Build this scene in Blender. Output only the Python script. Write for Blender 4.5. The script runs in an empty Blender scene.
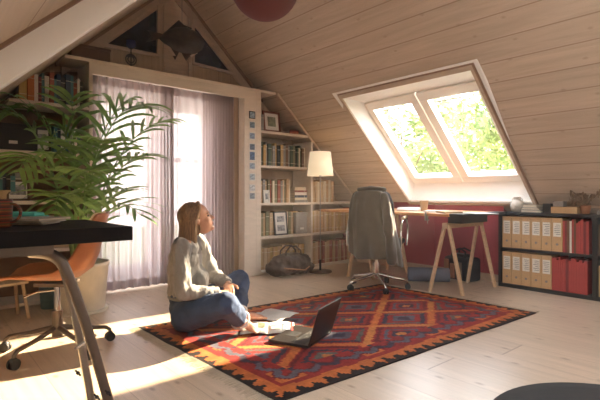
import bpy, bmesh, math, random
from math import sin, cos, pi, radians, sqrt, floor
from mathutils import Vector, Matrix, noise
SC = bpy.context.scene
COL = SC.collection
TH = radians(40.5); FPX = 455.0; EYE = 0.93
ST, CT = sin(TH), cos(TH)

def cam(u, d, z):            # a spot given as (sideways, away, height) from the viewpoint, on room axes
    return Vector((d*ST+u*CT, d*CT-u*ST, z))
def at(px, py, d):
    return cam((px-300)/FPX*d, d, EYE-(py-194)/FPX*d)

# ------------------------------------------------------------------ materials
def newmat(name):
    m = bpy.data.materials.new(name); m.use_nodes = True
    nt = m.node_tree; b = nt.nodes['Principled BSDF']
    return m, nt, b
def N(nt, t, **kw):
    n = nt.nodes.new(t)
    for k, v in kw.items():
        if k == 'op': n.operation = v
        else: setattr(n, k, v)
    return n
def mat(name, col, rough=.6, metal=0, var=.12, scale=8, bump=0, bscale=60, sheen=0, stretch=(1,1,1), emit=None, spec=.5):
    m, nt, b = newmat(name)
    tc = N(nt, 'ShaderNodeTexCoord'); mp = N(nt, 'ShaderNodeMapping'); mp.inputs['Scale'].default_value = stretch
    nt.links.new(tc.outputs['Object'], mp.inputs['Vector'])
    nz = N(nt, 'ShaderNodeTexNoise'); nz.inputs['Scale'].default_value = scale; nz.inputs['Detail'].default_value = 3
    nt.links.new(mp.outputs[0], nz.inputs['Vector'])
    r = N(nt, 'ShaderNodeValToRGB')
    e = r.color_ramp.elements
    e[0].position = .3; e[1].position = .7
    e[0].color = tuple(max(0, c*(1-var)) for c in col)+(1,); e[1].color = tuple(min(1, c*(1+var)) for c in col)+(1,)
    nt.links.new(nz.outputs[0], r.inputs[0]); nt.links.new(r.outputs[0], b.inputs['Base Color'])
    b.inputs['Roughness'].default_value = rough; b.inputs['Metallic'].default_value = metal
    b.inputs['Specular IOR Level'].default_value = spec
    if sheen: b.inputs['Sheen Weight'].default_value = sheen
    if bump:
        n2 = N(nt, 'ShaderNodeTexNoise'); n2.inputs['Scale'].default_value = bscale
        nt.links.new(mp.outputs[0], n2.inputs['Vector'])
        bp = N(nt, 'ShaderNodeBump'); bp.inputs['Strength'].default_value = bump; bp.inputs['Distance'].default_value = .01
        nt.links.new(n2.outputs[0], bp.inputs['Height']); nt.links.new(bp.outputs[0], b.inputs['Normal'])
    if emit:
        b.inputs['Emission Color'].default_value = emit[:3]+(1,); b.inputs['Emission Strength'].default_value = emit[3]
    return m
def planks(name, col, axis, width, gap=.02, tone=.10, rough=.55, knots=True, seam=.45, rot=0.0, length=3.1, grainamt=.16, spec=.4, knot=1.0):
    """boards: 'axis' is the coordinate across the boards (0=x 1=y 2=z), grain runs along the other"""
    m, nt, b = newmat(name); L = nt.links.new
    tc = N(nt, 'ShaderNodeTexCoord'); sp = N(nt, 'ShaderNodeSeparateXYZ'); L(tc.outputs['Object'], sp.inputs[0])
    across = sp.outputs[axis]; along = sp.outputs[1 if axis == 0 else (0 if axis == 1 else 0)]
    dv = N(nt, 'ShaderNodeMath', op='DIVIDE'); L(across, dv.inputs[0]); dv.inputs[1].default_value = width
    fl = N(nt, 'ShaderNodeMath', op='FLOOR'); L(dv.outputs[0], fl.inputs[0])
    fr = N(nt, 'ShaderNodeMath', op='FRACT'); L(dv.outputs[0], fr.inputs[0])
    wn = N(nt, 'ShaderNodeTexWhiteNoise', noise_dimensions='1D'); L(fl.outputs[0], wn.inputs['W'])
    # end joints, offset per board
    of = N(nt, 'ShaderNodeMath', op='MULTIPLY_ADD'); L(wn.outputs[0], of.inputs[0]); of.inputs[1].default_value = length; L(along, of.inputs[2])
    dl = N(nt, 'ShaderNodeMath', op='DIVIDE'); L(of.outputs[0], dl.inputs[0]); dl.inputs[1].default_value = length
    fl2 = N(nt, 'ShaderNodeMath', op='FLOOR'); L(dl.outputs[0], fl2.inputs[0])
    fr2 = N(nt, 'ShaderNodeMath', op='FRACT'); L(dl.outputs[0], fr2.inputs[0])
    cb = N(nt, 'ShaderNodeCombineXYZ'); L(fl.outputs[0], cb.inputs[0]); L(fl2.outputs[0], cb.inputs[1])
    wn2 = N(nt, 'ShaderNodeTexWhiteNoise', noise_dimensions='2D'); L(cb.outputs[0], wn2.inputs['Vector'])
    # grain
    gm = N(nt, 'ShaderNodeCombineXYZ')
    a1 = N(nt, 'ShaderNodeMath', op='MULTIPLY'); L(across, a1.inputs[0]); a1.inputs[1].default_value = 30
    a2 = N(nt, 'ShaderNodeMath', op='MULTIPLY'); L(along, a2.inputs[0]); a2.inputs[1].default_value = 1.6
    a3 = N(nt, 'ShaderNodeMath', op='MULTIPLY'); L(wn2.outputs[0], a3.inputs[0]); a3.inputs[1].default_value = 40
    L(a1.outputs[0], gm.inputs[0]); L(a2.outputs[0], gm.inputs[1]); L(a3.outputs[0], gm.inputs[2])
    g = N(nt, 'ShaderNodeTexNoise'); g.inputs['Scale'].default_value = 1; g.inputs['Detail'].default_value = 4; g.inputs['Distortion'].default_value = .6; L(gm.outputs[0], g.inputs['Vector'])
    r = N(nt, 'ShaderNodeValToRGB'); e = r.color_ramp.elements; e[0].position = .3; e[1].position = .72
    e[0].color = tuple(c*(1-grainamt)*(.97 if i == 2 else 1) for i, c in enumerate(col))+(1,)
    e[1].color = tuple(min(1, c*1.06) for c in col)+(1,); L(g.outputs[0], r.inputs[0])
    hv = N(nt, 'ShaderNodeHueSaturation'); L(r.outputs[0], hv.inputs['Color'])
    tv = N(nt, 'ShaderNodeMath', op='MULTIPLY_ADD'); L(wn2.outputs[0], tv.inputs[0]); tv.inputs[1].default_value = 2*tone; tv.inputs[2].default_value = 1-tone
    L(tv.outputs[0], hv.inputs['Value']); out = hv.outputs[0]
    if knots:
        km = N(nt, 'ShaderNodeCombineXYZ')
        k1 = N(nt, 'ShaderNodeMath', op='MULTIPLY'); L(across, k1.inputs[0]); k1.inputs[1].default_value = 5.2
        k2 = N(nt, 'ShaderNodeMath', op='MULTIPLY'); L(along, k2.inputs[0]); k2.inputs[1].default_value = 2.4
        L(k1.outputs[0], km.inputs[0]); L(k2.outputs[0], km.inputs[1]); 
        v = N(nt, 'ShaderNodeTexVoronoi', voronoi_dimensions='2D'); v.inputs['Scale'].default_value = 1; L(km.outputs[0], v.inputs['Vector'])
        kr = N(nt, 'ShaderNodeMapRange'); kr.inputs[1].default_value = .02; kr.inputs[2].default_value = .02+.065*knot; kr.inputs[3].default_value = .6*knot; kr.inputs[4].default_value = 0
        L(v.outputs['Distance'], kr.inputs[0])
        mx = N(nt, 'ShaderNodeMixRGB'); L(kr.outputs[0], mx.inputs[0]); L(out, mx.inputs[1]); mx.inputs[2].default_value = (col[0]*.38, col[1]*.27, col[2]*.18, 1); out = mx.outputs[0]
    # seams
    def edge(fac, w):
        lt = N(nt, 'ShaderNodeMath', op='LESS_THAN'); L(fac, lt.inputs[0]); lt.inputs[1].default_value = w; return lt.outputs[0]
    s1 = edge(fr.outputs[0], gap); s2 = edge(fr2.outputs[0], .0022)
    mxs = N(nt, 'ShaderNodeMath', op='MAXIMUM'); L(s1, mxs.inputs[0]); L(s2, mxs.inputs[1])
    sm = N(nt, 'ShaderNodeMath', op='MULTIPLY'); L(mxs.outputs[0], sm.inputs[0]); sm.inputs[1].default_value = seam
    m2 = N(nt, 'ShaderNodeMixRGB'); L(sm.outputs[0], m2.inputs[0]); L(out, m2.inputs[1]); m2.inputs[2].default_value = (col[0]*.35, col[1]*.24, col[2]*.16, 1)
    L(m2.outputs[0], b.inputs['Base Color'])
    b.inputs['Roughness'].default_value = rough; b.inputs['Specular IOR Level'].default_value = spec
    bp = N(nt, 'ShaderNodeBump'); bp.inputs['Strength'].default_value = .5; bp.inputs['Distance'].default_value = .004; bp.invert = True
    L(mxs.outputs[0], bp.inputs['Height']); L(bp.outputs[0], b.inputs['Normal'])
    return m
def stripes(name, cols, axis=2, width=.02, rough=.5):
    m, nt, b = newmat(name); L = nt.links.new
    tc = N(nt, 'ShaderNodeTexCoord'); sp = N(nt, 'ShaderNodeSeparateXYZ'); L(tc.outputs['Object'], sp.inputs[0])
    dv = N(nt, 'ShaderNodeMath', op='DIVIDE'); L(sp.outputs[axis], dv.inputs[0]); dv.inputs[1].default_value = width
    fr = N(nt, 'ShaderNodeMath', op='FRACT'); L(dv.outputs[0], fr.inputs[0])
    r = N(nt, 'ShaderNodeValToRGB'); r.color_ramp.interpolation = 'CONSTANT'; e = r.color_ramp.elements
    e[0].color = cols[0]+(1,); e[1].color = cols[1]+(1,); e[1].position = 1/len(cols)
    for i in range(2, len(cols)):
        x = e.new(i/len(cols)); x.color = cols[i]+(1,)
    L(fr.outputs[0], r.inputs[0]); L(r.outputs[0], b.inputs['Base Color']); b.inputs['Roughness'].default_value = rough
    return m

PINE = (.66, .52, .39)
M = {}
M['ceil'] = planks('whitewashed_pine_lining', (.53, .415, .315), 0, .139, gap=.035, tone=.045, seam=.72, knot=.55, length=60)
M['gable'] = planks('pine_gable_boards', (.48, .36, .25), 0, .16, gap=.03, tone=.06, seam=.5, knot=.4)
M['floor'] = planks('pale_soaped_floorboards', (.64, .50, .37), 0, .26, gap=.012, tone=.05, rough=.3, seam=.55, length=4.0, grainamt=.12, spec=.5)
M['trimwood'] = mat('pine_trim', (.50, .385, .285), .5, var=.12, scale=5, stretch=(1, 1, 6))
M['trimedge'] = mat('brown_batten_and_shadow_line', (.26, .16, .10), .6)  # brown battens, and the dark strip drawn as the rafter's shadow line
M['white'] = mat('white_painted_wood', (.80, .75, .68), .45, var=.03)
M['reveal'] = mat('white_window_lining', (.93, .91, .87), .5, var=.02)
M['frame'] = mat('white_window_frame', (.90, .87, .81), .4, var=.02)
M['shelf'] = mat('limewashed_shelf_board', (.70, .60, .50), .5, var=.06, scale=6, stretch=(1, 6, 6))
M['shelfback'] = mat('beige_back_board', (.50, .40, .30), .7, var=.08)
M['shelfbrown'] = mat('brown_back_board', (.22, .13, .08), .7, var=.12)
M['red'] = mat('oxblood_red_panel', (.34, .055, .06), .6, var=.08, scale=3)
M['skirt'] = mat('pine_skirting', (.45, .32, .22), .5)
M['black'] = mat('black_stained_wood', (.022, .019, .018), .42, var=.2, scale=20)
M['desk'] = mat('black_desk_top', (.008, .006, .006), .6, var=.2, spec=.15)
M['steel'] = mat('brushed_steel', (.42, .39, .35), .35, 1)
M['dsteel'] = mat('dark_steel_tube', (.20, .16, .13), .42, .7)
M['chrome'] = mat('chrome', (.72, .7, .68), .15, 1)
M['plastic'] = mat('black_plastic', (.02, .02, .02), .4)
M['darkglass'] = mat('dark_gable_glass', (.012, .012, .02), .12, var=.2)
M['leather'] = mat('tan_leather', (.40, .14, .05), .45, bump=.2, bscale=90)
M['leatheredge'] = mat('pale_woven_cane', (.72, .55, .34), .6, bump=.4, bscale=200)
M['pot'] = mat('cream_ceramic', (.72, .66, .55), .45, bump=.1, bscale=30)
M['soil'] = mat('potting_soil', (.03, .02, .015), .95, bump=.8)
M['palm'] = mat('palm_leaf', (.19, .34, .09), .4, var=.5, scale=5, spec=.5)
M['palmstem'] = mat('palm_stalk', (.16, .23, .07), .5)
M['skin'] = mat('skin', (.58, .31, .205), .5, var=.05)
M['hair'] = mat('light_brown_hair', (.23, .14, .075), .42, var=.45, scale=20, stretch=(9, 9, .7), bump=.6, bscale=40)
M['shirt'] = mat('linen_shirt', (.24, .23, .22), .8, var=.06, bump=.35, bscale=40, stretch=(3, 3, 1), sheen=.2)
M['jeans'] = mat('blue_denim', (.035, .065, .14), .85, var=.3, scale=7, bump=.3, bscale=150)
M['fray'] = mat('pale_frayed_denim', (.62, .60, .58), .9)
M['eye'] = mat('dark_eye', (.02, .015, .01), .2)
M['lips'] = mat('lips', (.50, .20, .16), .5)
M['lapbase'] = mat('dark_grey_laptop_shell', (.055, .048, .045), .35, .6)
M['keys'] = mat('laptop_keys', (.03, .028, .027), .5)
M['screen'] = mat('laptop_screen', (.035, .022, .018), .3)
M['paper'] = mat('white_paper', (.66, .63, .58), .6, var=.04)
M['coat'] = mat('olive_grey_wool', (.070, .055, .038), .9, var=.15, scale=12, bump=.3, bscale=200, sheen=.3)
M['wood'] = mat('light_birch', (.66, .47, .29), .5, var=.1, stretch=(1, 1, 5))
M['tablewood'] = mat('orange_brown_table_top', (.56, .25, .09), .45, var=.1)
M['mat'] = mat('slate_blue_foam', (.16, .17, .21), .8)
M['brownleather'] = mat('dark_brown_leather', (.05, .026, .018), .5, var=.4, scale=12, bump=.4, bscale=25)
M['bagdark'] = mat('black_canvas', (.022, .02, .022), .7, bump=.2)
M['bagtan'] = mat('tan_leather_pocket', (.36, .16, .08), .55)
M['folder'] = mat('tan_folder_card', (.56, .35, .17), .7, var=.06)
M['redfolder'] = mat('red_folder_card', (.40, .055, .045), .6, var=.08)
M['label'] = mat('white_label', (.76, .72, .62), .7, var=.03)
M['ink'] = mat('grey_print', (.25, .22, .2), .7)
M['lantern'] = mat('dark_red_paper_lantern', (.12, .02, .016), .8, var=.05)
M['bronze'] = mat('dark_bronze', (.045, .032, .026), .4, .3, var=.4, scale=25, bump=.4, bscale=30)
M['bronzeglint'] = mat('painted_fish_highlight', (.60, .52, .44), .3, .8)  # pale metal standing in for the highlights on the fish
M['iron'] = mat('wrought_iron', (.03, .026, .03), .5, .5)
M['shade'] = mat('cream_lamp_shade', (.86, .74, .54), .8, var=.03, emit=(1, .80, .52, .22))
M['stone'] = mat('pale_stoneware', (.56, .50, .42), .6, var=.12)
M['teal'] = mat('turquoise_cloth', (.10, .52, .46), .8)
M['mug'] = stripes('striped_mug_glaze', [(.16, .03, .015), (.30, .10, .03), (.12, .09, .03), (.30, .04, .02), (.06, .03, .02)], 2, .028, .3)
M['basket'] = mat('straw_basket', (.42, .30, .17), .8, bump=.5)
M['driftwood'] = mat('dried_seed_stalks', (.20, .13, .075), .8)
M['dwood'] = mat('dark_brown_wood', (.10, .05, .03), .5)
M['bluepl'] = mat('dusty_blue_plastic', (.09, .20, .25), .5)
M['redframe'] = mat('dark_red_frame_wood', (.16, .035, .02), .4)
M['photoblue'] = mat('blue_toned_photo', (.28, .36, .46), .5, var=.7, scale=45)
M['photogrey'] = mat('grey_photo', (.25, .25, .26), .5, var=.8, scale=30)
M['photogreen'] = mat('green_picture', (.18, .20, .13), .5, var=.5, scale=30)
M['leaf'] = mat('garden_foliage', (.10, .17, .035), .6, var=.5, scale=2)
M['trunk'] = mat('tree_bark', (.12, .08, .05), .9)
M['pouf'] = mat('dark_brown_leather_pouf', (.012, .010, .008), .85, bump=.1)
M['boxtan'] = mat('kraft_box_card', (.45, .31, .17), .8)
M['boxgrey'] = mat('grey_box_card', (.30, .27, .24), .8)

def glass():
    m, nt, b = newmat('clear_window_glass'); nt.nodes.remove(b); L = nt.links.new
    t = N(nt, 'ShaderNodeBsdfTransparent'); g = N(nt, 'ShaderNodeBsdfGlossy'); g.inputs['Roughness'].default_value = .02
    mx = N(nt, 'ShaderNodeMixShader'); mx.inputs[0].default_value = .035
    L(t.outputs[0], mx.inputs[1]); L(g.outputs[0], mx.inputs[2]); L(mx.outputs[0], nt.nodes['Material Output'].inputs[0])
    return m
M['glass'] = glass()
def sheer():
    m, nt, b = newmat('sheer_pink_voile'); nt.nodes.remove(b); L = nt.links.new
    t = N(nt, 'ShaderNodeBsdfTransparent'); t.inputs[0].default_value = (.95, .90, .90, 1)
    d = N(nt, 'ShaderNodeBsdfDiffuse'); d.inputs[0].default_value = (.74, .63, .62, 1)
    tr = N(nt, 'ShaderNodeBsdfTranslucent'); tr.inputs[0].default_value = (.46, .405, .41, 1)
    m1 = N(nt, 'ShaderNodeMixShader'); m1.inputs[0].default_value = .5; L(d.outputs[0], m1.inputs[1]); L(tr.outputs[0], m1.inputs[2])
    m2 = N(nt, 'ShaderNodeMixShader'); m2.inputs[0].default_value = .93; L(t.outputs[0], m2.inputs[1]); L(m1.outputs[0], m2.inputs[2])
    L(m2.outputs[0], nt.nodes['Material Output'].inputs[0]); return m
M['sheer'] = sheer()

# ------------------------------------------------------------------ mesh builder
class MB:
    def __init__(s): s.v = []; s.f = []; s.m = []; s.sm = []
    def add(s, vs, fs, mi=0, smooth=False, T=None):
        o = len(s.v)
        for p in vs:
            p = Vector(p); s.v.append(T @ p if T else p)
        for f in fs: s.f.append(tuple(o+i for i in f)); s.m.append(mi); s.sm.append(smooth)
        return s
    def box(s, x0, x1, y0, y1, z0, z1, mi=0, T=None):
        v = [(x0,y0,z0),(x1,y0,z0),(x1,y1,z0),(x0,y1,z0),(x0,y0,z1),(x1,y0,z1),(x1,y1,z1),(x0,y1,z1)]
        f = [(0,3,2,1),(4,5,6,7),(0,1,5,4),(1,2,6,5),(2,3,7,6),(3,0,4,7)]
        return s.add(v, f, mi, False, T)
    def prism(s, poly, axis, a, b, mi=0, T=None):   # poly in the two other axes (cyclic order)
        def mk(p, c):
            return (c,p[0],p[1]) if axis == 0 else ((p[0],c,p[1]) if axis == 1 else (p[0],p[1],c))
        n = len(poly); v = [mk(p, a) for p in poly]+[mk(p, b) for p in poly]
        f = [tuple(range(n))[::-1], tuple(range(n, 2*n))]+[(i,(i+1)%n,(i+1)%n+n,i+n) for i in range(n)]
        return s.add(v, f, mi, False, T)
    def cyl(s, p, q, r0, r1=None, n=14, mi=0, smooth=True, caps=True, T=None):
        r1 = r0 if r1 is None else r1; p = Vector(p); q = Vector(q); a = (q-p).normalized()
        b = a.orthogonal().normalized(); c = a.cross(b); v = []
        for (P, r) in ((p, r0), (q, r1)):
            for i in range(n): t = 2*pi*i/n; v.append(P+b*cos(t)*r+c*sin(t)*r)
        s.add(v, [(i,(i+1)%n,(i+1)%n+n,i+n) for i in range(n)], mi, smooth, T)
        if caps: s.add(v, [tuple(range(n))[::-1], tuple(range(n, 2*n))], mi, False, T)
        return s
    def tube(s, pts, r, n=10, mi=0, T=None, closed=False):
        pts = [Vector(p) for p in pts]; rs = r if isinstance(r, (list, tuple)) else [r]*len(pts); v = []; ref = None
        k = len(pts)
        for i, p in enumerate(pts):
            if closed: a = (pts[(i+1) % k]-pts[i-1]).normalized()
            else: a = (pts[min(i+1, k-1)]-pts[max(i-1, 0)]).normalized()
            if ref is None: ref = a.orthogonal().normalized()
            b = (ref-a*ref.dot(a)).normalized(); ref = b; c = a.cross(b)
            for j in range(n): t = 2*pi*j/n; v.append(p+b*cos(t)*rs[i]+c*sin(t)*rs[i])
        f = []
        for i in range(k if closed else k-1):
            for j in range(n): f.append((i*n+j, i*n+(j+1) % n, ((i+1) % k)*n+(j+1) % n, ((i+1) % k)*n+j))
        s.add(v, f, mi, True, T)
        if not closed: s.add(v, [tuple(range(n))[::-1], tuple(range((k-1)*n, k*n))], mi, False, T)
        return s
    def lathe(s, prof, c=(0,0,0), n=32, mi=0, T=None):
        v = []; k = len(prof)
        for (r, z) in prof:
            for j in range(n): t = 2*pi*j/n; v.append((c[0]+r*cos(t), c[1]+r*sin(t), c[2]+z))
        f = [(i*n+j, i*n+(j+1) % n, (i+1)*n+(j+1) % n, (i+1)*n+j) for i in range(k-1) for j in range(n)]
        s.add(v, f, mi, True, T)
        s.add(v[:n], [tuple(range(n))[::-1]], mi, False, T); s.add(v[-n:], [tuple(range(n))], mi, False, T)
        return s
    def ball(s, c, r, n=14, mi=0, T=None, R=None):
        r = r if isinstance(r, (tuple, list, Vector)) else (r, r, r); m = n//2+1; v = []; c = Vector(c)
        for i in range(1, m):
            a = pi*i/m
            for j in range(n):
                t = 2*pi*j/n; p = Vector((r[0]*sin(a)*cos(t), r[1]*sin(a)*sin(t), r[2]*cos(a)))
                v.append(c+(R @ p if R else p))
        tp = Vector((0,0,r[2])); bt = Vector((0,0,-r[2])); v.append(c+(R @ tp if R else tp)); v.append(c+(R @ bt if R else bt))
        f = [(i*n+j, (i+1)*n+j, (i+1)*n+(j+1) % n, i*n+(j+1) % n) for i in range(m-2) for j in range(n)]
        f += [((m-1)*n, j, (j+1) % n) for j in range(n)]+[((m-1)*n+1, (m-2)*n+(j+1) % n, (m-2)*n+j) for j in range(n)]
        return s.add(v, f, mi, True, T)
    def limb(s, p, q, r0, r1, n=12):
        p = Vector(p); q = Vector(q); s.ball(p, r0, n); s.ball(q, r1, n); return s.cyl(p, q, r0, r1, n)
    def chain(s, pts, n=12):
        for a, b in zip(pts, pts[1:]): s.limb(a[0], b[0], a[1], b[1], n)
        return s
    def mesh(s, name):
        me = bpy.data.meshes.new(name); me.from_pydata([tuple(p) for p in s.v], [], s.f)
        me.polygons.foreach_set('material_index', s.m); me.polygons.foreach_set('use_smooth', s.sm); me.update(); return me
    def build(s, name, mats, parent=None, off=None, bevel=0, world=True):
        """world=True: vertices are given in room coordinates; the origin moves to the parent's (or to the base of the mesh)"""
        if off is None:
            if parent is not None and world: off = anchor(parent)
            elif world:
                xs = [p.x for p in s.v]; ys = [p.y for p in s.v]; zs = [p.z for p in s.v]
                off = Vector(((min(xs)+max(xs))/2, (min(ys)+max(ys))/2, min(zs)))
            else: off = Vector((0,0,0))
        s.v = [p-off for p in s.v]
        o = bpy.data.objects.new(name, s.mesh(name)); COL.objects.link(o)
        for m in (mats if isinstance(mats, (list, tuple)) else [mats]): o.data.materials.append(M[m] if isinstance(m, str) else m)
        if parent is not None: o.parent = parent
        elif world: o.location = off
        if bevel:
            b = o.modifiers.new('bevel', 'BEVEL'); b.width = bevel; b.segments = 2; b.limit_method = 'ANGLE'
        return o
def anchor(o):
    p = Vector((0,0,0))
    while o is not None: p = p+Vector(o.location); o = o.parent
    return p
def tag(o, label=None, cat=None, group=None, kind=None):
    if label: o['label'] = label
    if cat: o['category'] = cat
    if group: o['group'] = group
    if kind: o['kind'] = kind
    return o
def thing(name, loc, label, cat, group=None, rz=0):
    o = bpy.data.objects.new(name, None); COL.objects.link(o); o.location = loc; o.rotation_euler = (0,0,rz); o.empty_display_size = .1
    return tag(o, label, cat, group)
def struct(mb, name, mats, **k):
    o = mb.build(name, mats, off=Vector((0,0,0)), **k) if not k.get('parent') else mb.build(name, mats, **k)
    if o.parent is None: o['kind'] = 'structure'
    return o
def dup(o, parent=None):
    c = o.copy(); COL.objects.link(c); c.parent = parent
    for ch in list(o.children): dup(ch, c)
    return c
def bake(o, mods):
    for t, kw in mods:
        m = o.modifiers.new(t.lower(), t)
        for k, v in kw.items(): setattr(m, k, v)
    dg = bpy.context.evaluated_depsgraph_get(); dg.update()
    ev = o.evaluated_get(dg); me = bpy.data.meshes.new_from_object(ev)
    mats = [m for m in o.data.materials]
    o.modifiers.clear(); o.data = me; me.materials.clear()
    for m in mats: me.materials.append(m)
    for p in me.polygons: p.use_smooth = True
    return o
def fuse(o, vox, smooth=4, fac=.5):
    return bake(o, [('REMESH', dict(mode='VOXEL', voxel_size=vox)), ('SMOOTH', dict(iterations=smooth, factor=fac))])
def ripple(o, amp, sc, stretch=(1,1,1), seed=0, fn=None):
    me = o.data; nn = [v.normal.copy() for v in me.vertices]
    for v, n in zip(me.vertices, nn):
        p = v.co; q = Vector((p.x*stretch[0]+seed, p.y*stretch[1], p.z*stretch[2]))*sc
        a = amp*(fn(p) if fn else 1)
        v.co = p+n*a*(noise.noise(q)+.5*noise.noise(q*2.1))
    me.update(); return o
rnd = random.Random(7)
ORD = ['first','second','third','fourth','fifth','sixth','seventh','eighth','ninth','tenth','eleventh','twelfth','thirteenth','fourteenth','fifteenth','sixteenth','seventeenth','eighteenth','nineteenth','twentieth','twenty-first','twenty-second','twenty-third','twenty-fourth']

# ================================================================== the room
SL = .93
def zr(x): return 5.2-SL*x          # right slope
def zl(x): return 1.2+SL*x          # left slope
XR = 4.80; XL = -.55; YB = 4.65; YF = -1.6
RX = (5.2-1.2)/(2*SL); RZ = zr(RX)
T_ = .12
f = MB().box(XL-.3, XR+.45, YF-.2, YB+.3, -.12, 0); struct(f, 'floor', 'floor')
# gable wall with the door opening and two dark triangular lights
DX0, DX1, DZ1 = 1.30, 2.66, 1.97
g = MB()
g.box(XL-.3, DX0, YB, YB+.2, 0, zl(XL)+.0)
g.prism([(XL-.3, zl(XL)), (DX0, zl(XL)), (DX0, zl(DX0)+.1), (XL-.3, zl(XL-.3)+.1)], 1, YB, YB+.2)
g.box(DX1, XR, YB, YB+.2, 0, zr(XR))
g.prism([(DX1, zr(XR)), (XR, zr(XR)), (XR, zr(XR)+.1), (DX1, zr(DX1)+.1)], 1, YB, YB+.2)
g.prism([(DX0, DZ1), (DX1, DZ1), (DX1, zr(DX1)+.1), (RX, RZ+.1), (DX0, zl(DX0)+.1)], 1, YB, YB+.2)
struct(g, 'wall_back', 'gable')
w = MB().box(XL-.3, XR+.4, YF-.2, YF, 0, RZ+.1); struct(w, 'wall_front', 'gable')
w = MB().box(XL-.15, XL, YF-.2, YB+.2, 0, zl(XL)+.02); struct(w, 'wall_left', 'white')
w = MB().box(XR, XR+.1, YF-.2, YB+.2, 0, zr(XR)+.02); struct(w, 'wall_right', 'red')
XK = 4.70
rp_ = MB().prism([(XK, 0), (XR-.002, 0), (XR-.002, zr(XR)-.004), (XK, zr(XK)-.004)], 1, 2.235, YB-.385); struct(rp_, 'trim_1', 'red')
b = MB().box(XK-.02, XK, 2.235, YB-.385, 0, .08); struct(b, 'baseboard_right', 'skirt', bevel=.004)
for i, yy in enumerate((2.45, 3.05, 3.65)):      # joints of the red panels
    struct(MB().box(XK-.008, XK, yy, yy+.012, .08, zr(XK)-.02), 'trim_%d' % (i+2), 'red')
# ceiling slopes; boards run along the ridge
HX0, HX1, HY0, HY1 = 3.49, 4.70, 1.925, 3.39
def slab(mb, x0, x1, y0, y1, zf, th=.14):
    mb.prism([(x0, zf(x0)), (x1, zf(x1)), (x1, zf(x1)+th), (x0, zf(x0)+th)], 1, y0, y1)
c = MB()
for (a, b_, y0, y1) in ((RX, HX0, YF, YB+.2), (HX1+.03, XR+.15, YF, YB+.2), (HX0, HX1, YF, HY0), (HX0, HX1, HY1, YB+.2)): slab(c, a, b_, y0, y1, zr)
KX0, KX1, KY0, KY1 = .05, 1.55, -1.25, .75  # opening for the unseen left skylight, added to brighten the room
for (a, b_, y0, y1) in ((XL-.15, KX0, YF, YB+.2), (KX1, RX, YF, YB+.2), (KX0, KX1, YF, KY0), (KX0, KX1, KY1, YB+.2)): slab(c, a, b_, y0, y1, zl)
struct(c, 'ceiling', 'ceil')
# white rafter on the left slope
def rafter(name, y0, y1, drop, m_, x0=XL, x1=RX-.02):
    r = MB().prism([(x0, zl(x0)), (x0, zl(x0)-drop), (x1, zl(x1)-drop), (x1, zl(x1))], 1, y0, y1); return struct(r, name, m_, bevel=.004)
rafter('trim_7', 1.70, 1.80, .135, 'reveal')
struct(MB().prism([(XL, zl(XL)+.004), (XL, zl(XL)-.016), (RX-.02, zl(RX)-.036), (RX-.02, zl(RX)+.004)], 1, 1.672, 1.70), 'trim_8', 'trimedge')  # dark strip standing in for the shadow line where rafter meets slope
# gable trims: raking boards, mullions, sill and dark triangle lights
tr = MB(); Y0 = YB-.035
def rake(mb, x0, x1, zf, lo, hi, y0, y1): mb.prism([(x0, zf(x0)-hi), (x1, zf(x1)-hi), (x1, zf(x1)-lo), (x0, zf(x0)-lo)], 1, y0, y1)
rake(tr, 1.05, RX, zl, 0, .16, Y0, YB); rake(tr, RX, 3.3, zr, 0, .16, Y0, YB)
struct(tr, 'trim_9', 'trimwood', bevel=.004)
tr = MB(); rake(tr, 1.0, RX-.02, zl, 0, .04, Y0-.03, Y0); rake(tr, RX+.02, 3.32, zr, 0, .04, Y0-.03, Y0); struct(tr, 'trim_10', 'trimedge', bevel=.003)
def tri_window(name, P, cx):
    o = MB(); cc = Vector((sum(p[0] for p in P)/3, sum(p[1] for p in P)/3))
    pg = MB().prism(P, 1, YB-.012, YB-.004); pane = struct(pg, name, 'darkglass')
    # moulded frame strips along each side
    fr = MB()
    for i in range(3):
        a = Vector(P[i]); b2 = Vector(P[(i+1) % 3]); oa = a+(a-cc)*.16; ob = b2+(b2-cc)*.16
        fr.prism([tuple(a), tuple(b2), tuple(ob), tuple(oa)], 1, Y0-.012, YB-.002)
    fo = fr.build('window_frame', 'trimwood', parent=pane, off=Vector((0,0,0)), bevel=.003)
    return pane
def gx(px, py, Y=YB):
    u = (px-300)/FPX; X = ST+u*CT; Yd = CT-u*ST; d = Y/Yd; return (X*d, EYE+(194-py)/FPX*d)
tri_window('window_1', [gx(103, 44), gx(155.5, 54.5), gx(156, 6)], 0)
tri_window('window_2', [gx(193, 63), gx(231, 72.5), gx(193, 17)], 0)
struct(MB().box(gx(172, 30)[0]-.10, gx(172, 30)[0]+.18, YB-.02, YB, 2.1, 3.1), 'trim_11', 'trimwood', bevel=.003)
x_ = gx(187, 30)[0]; struct(MB().box(x_, x_+.035, YB-.045, YB-.02, 2.1, 3.05), 'trim_12', 'trimwood', bevel=.003)

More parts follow.
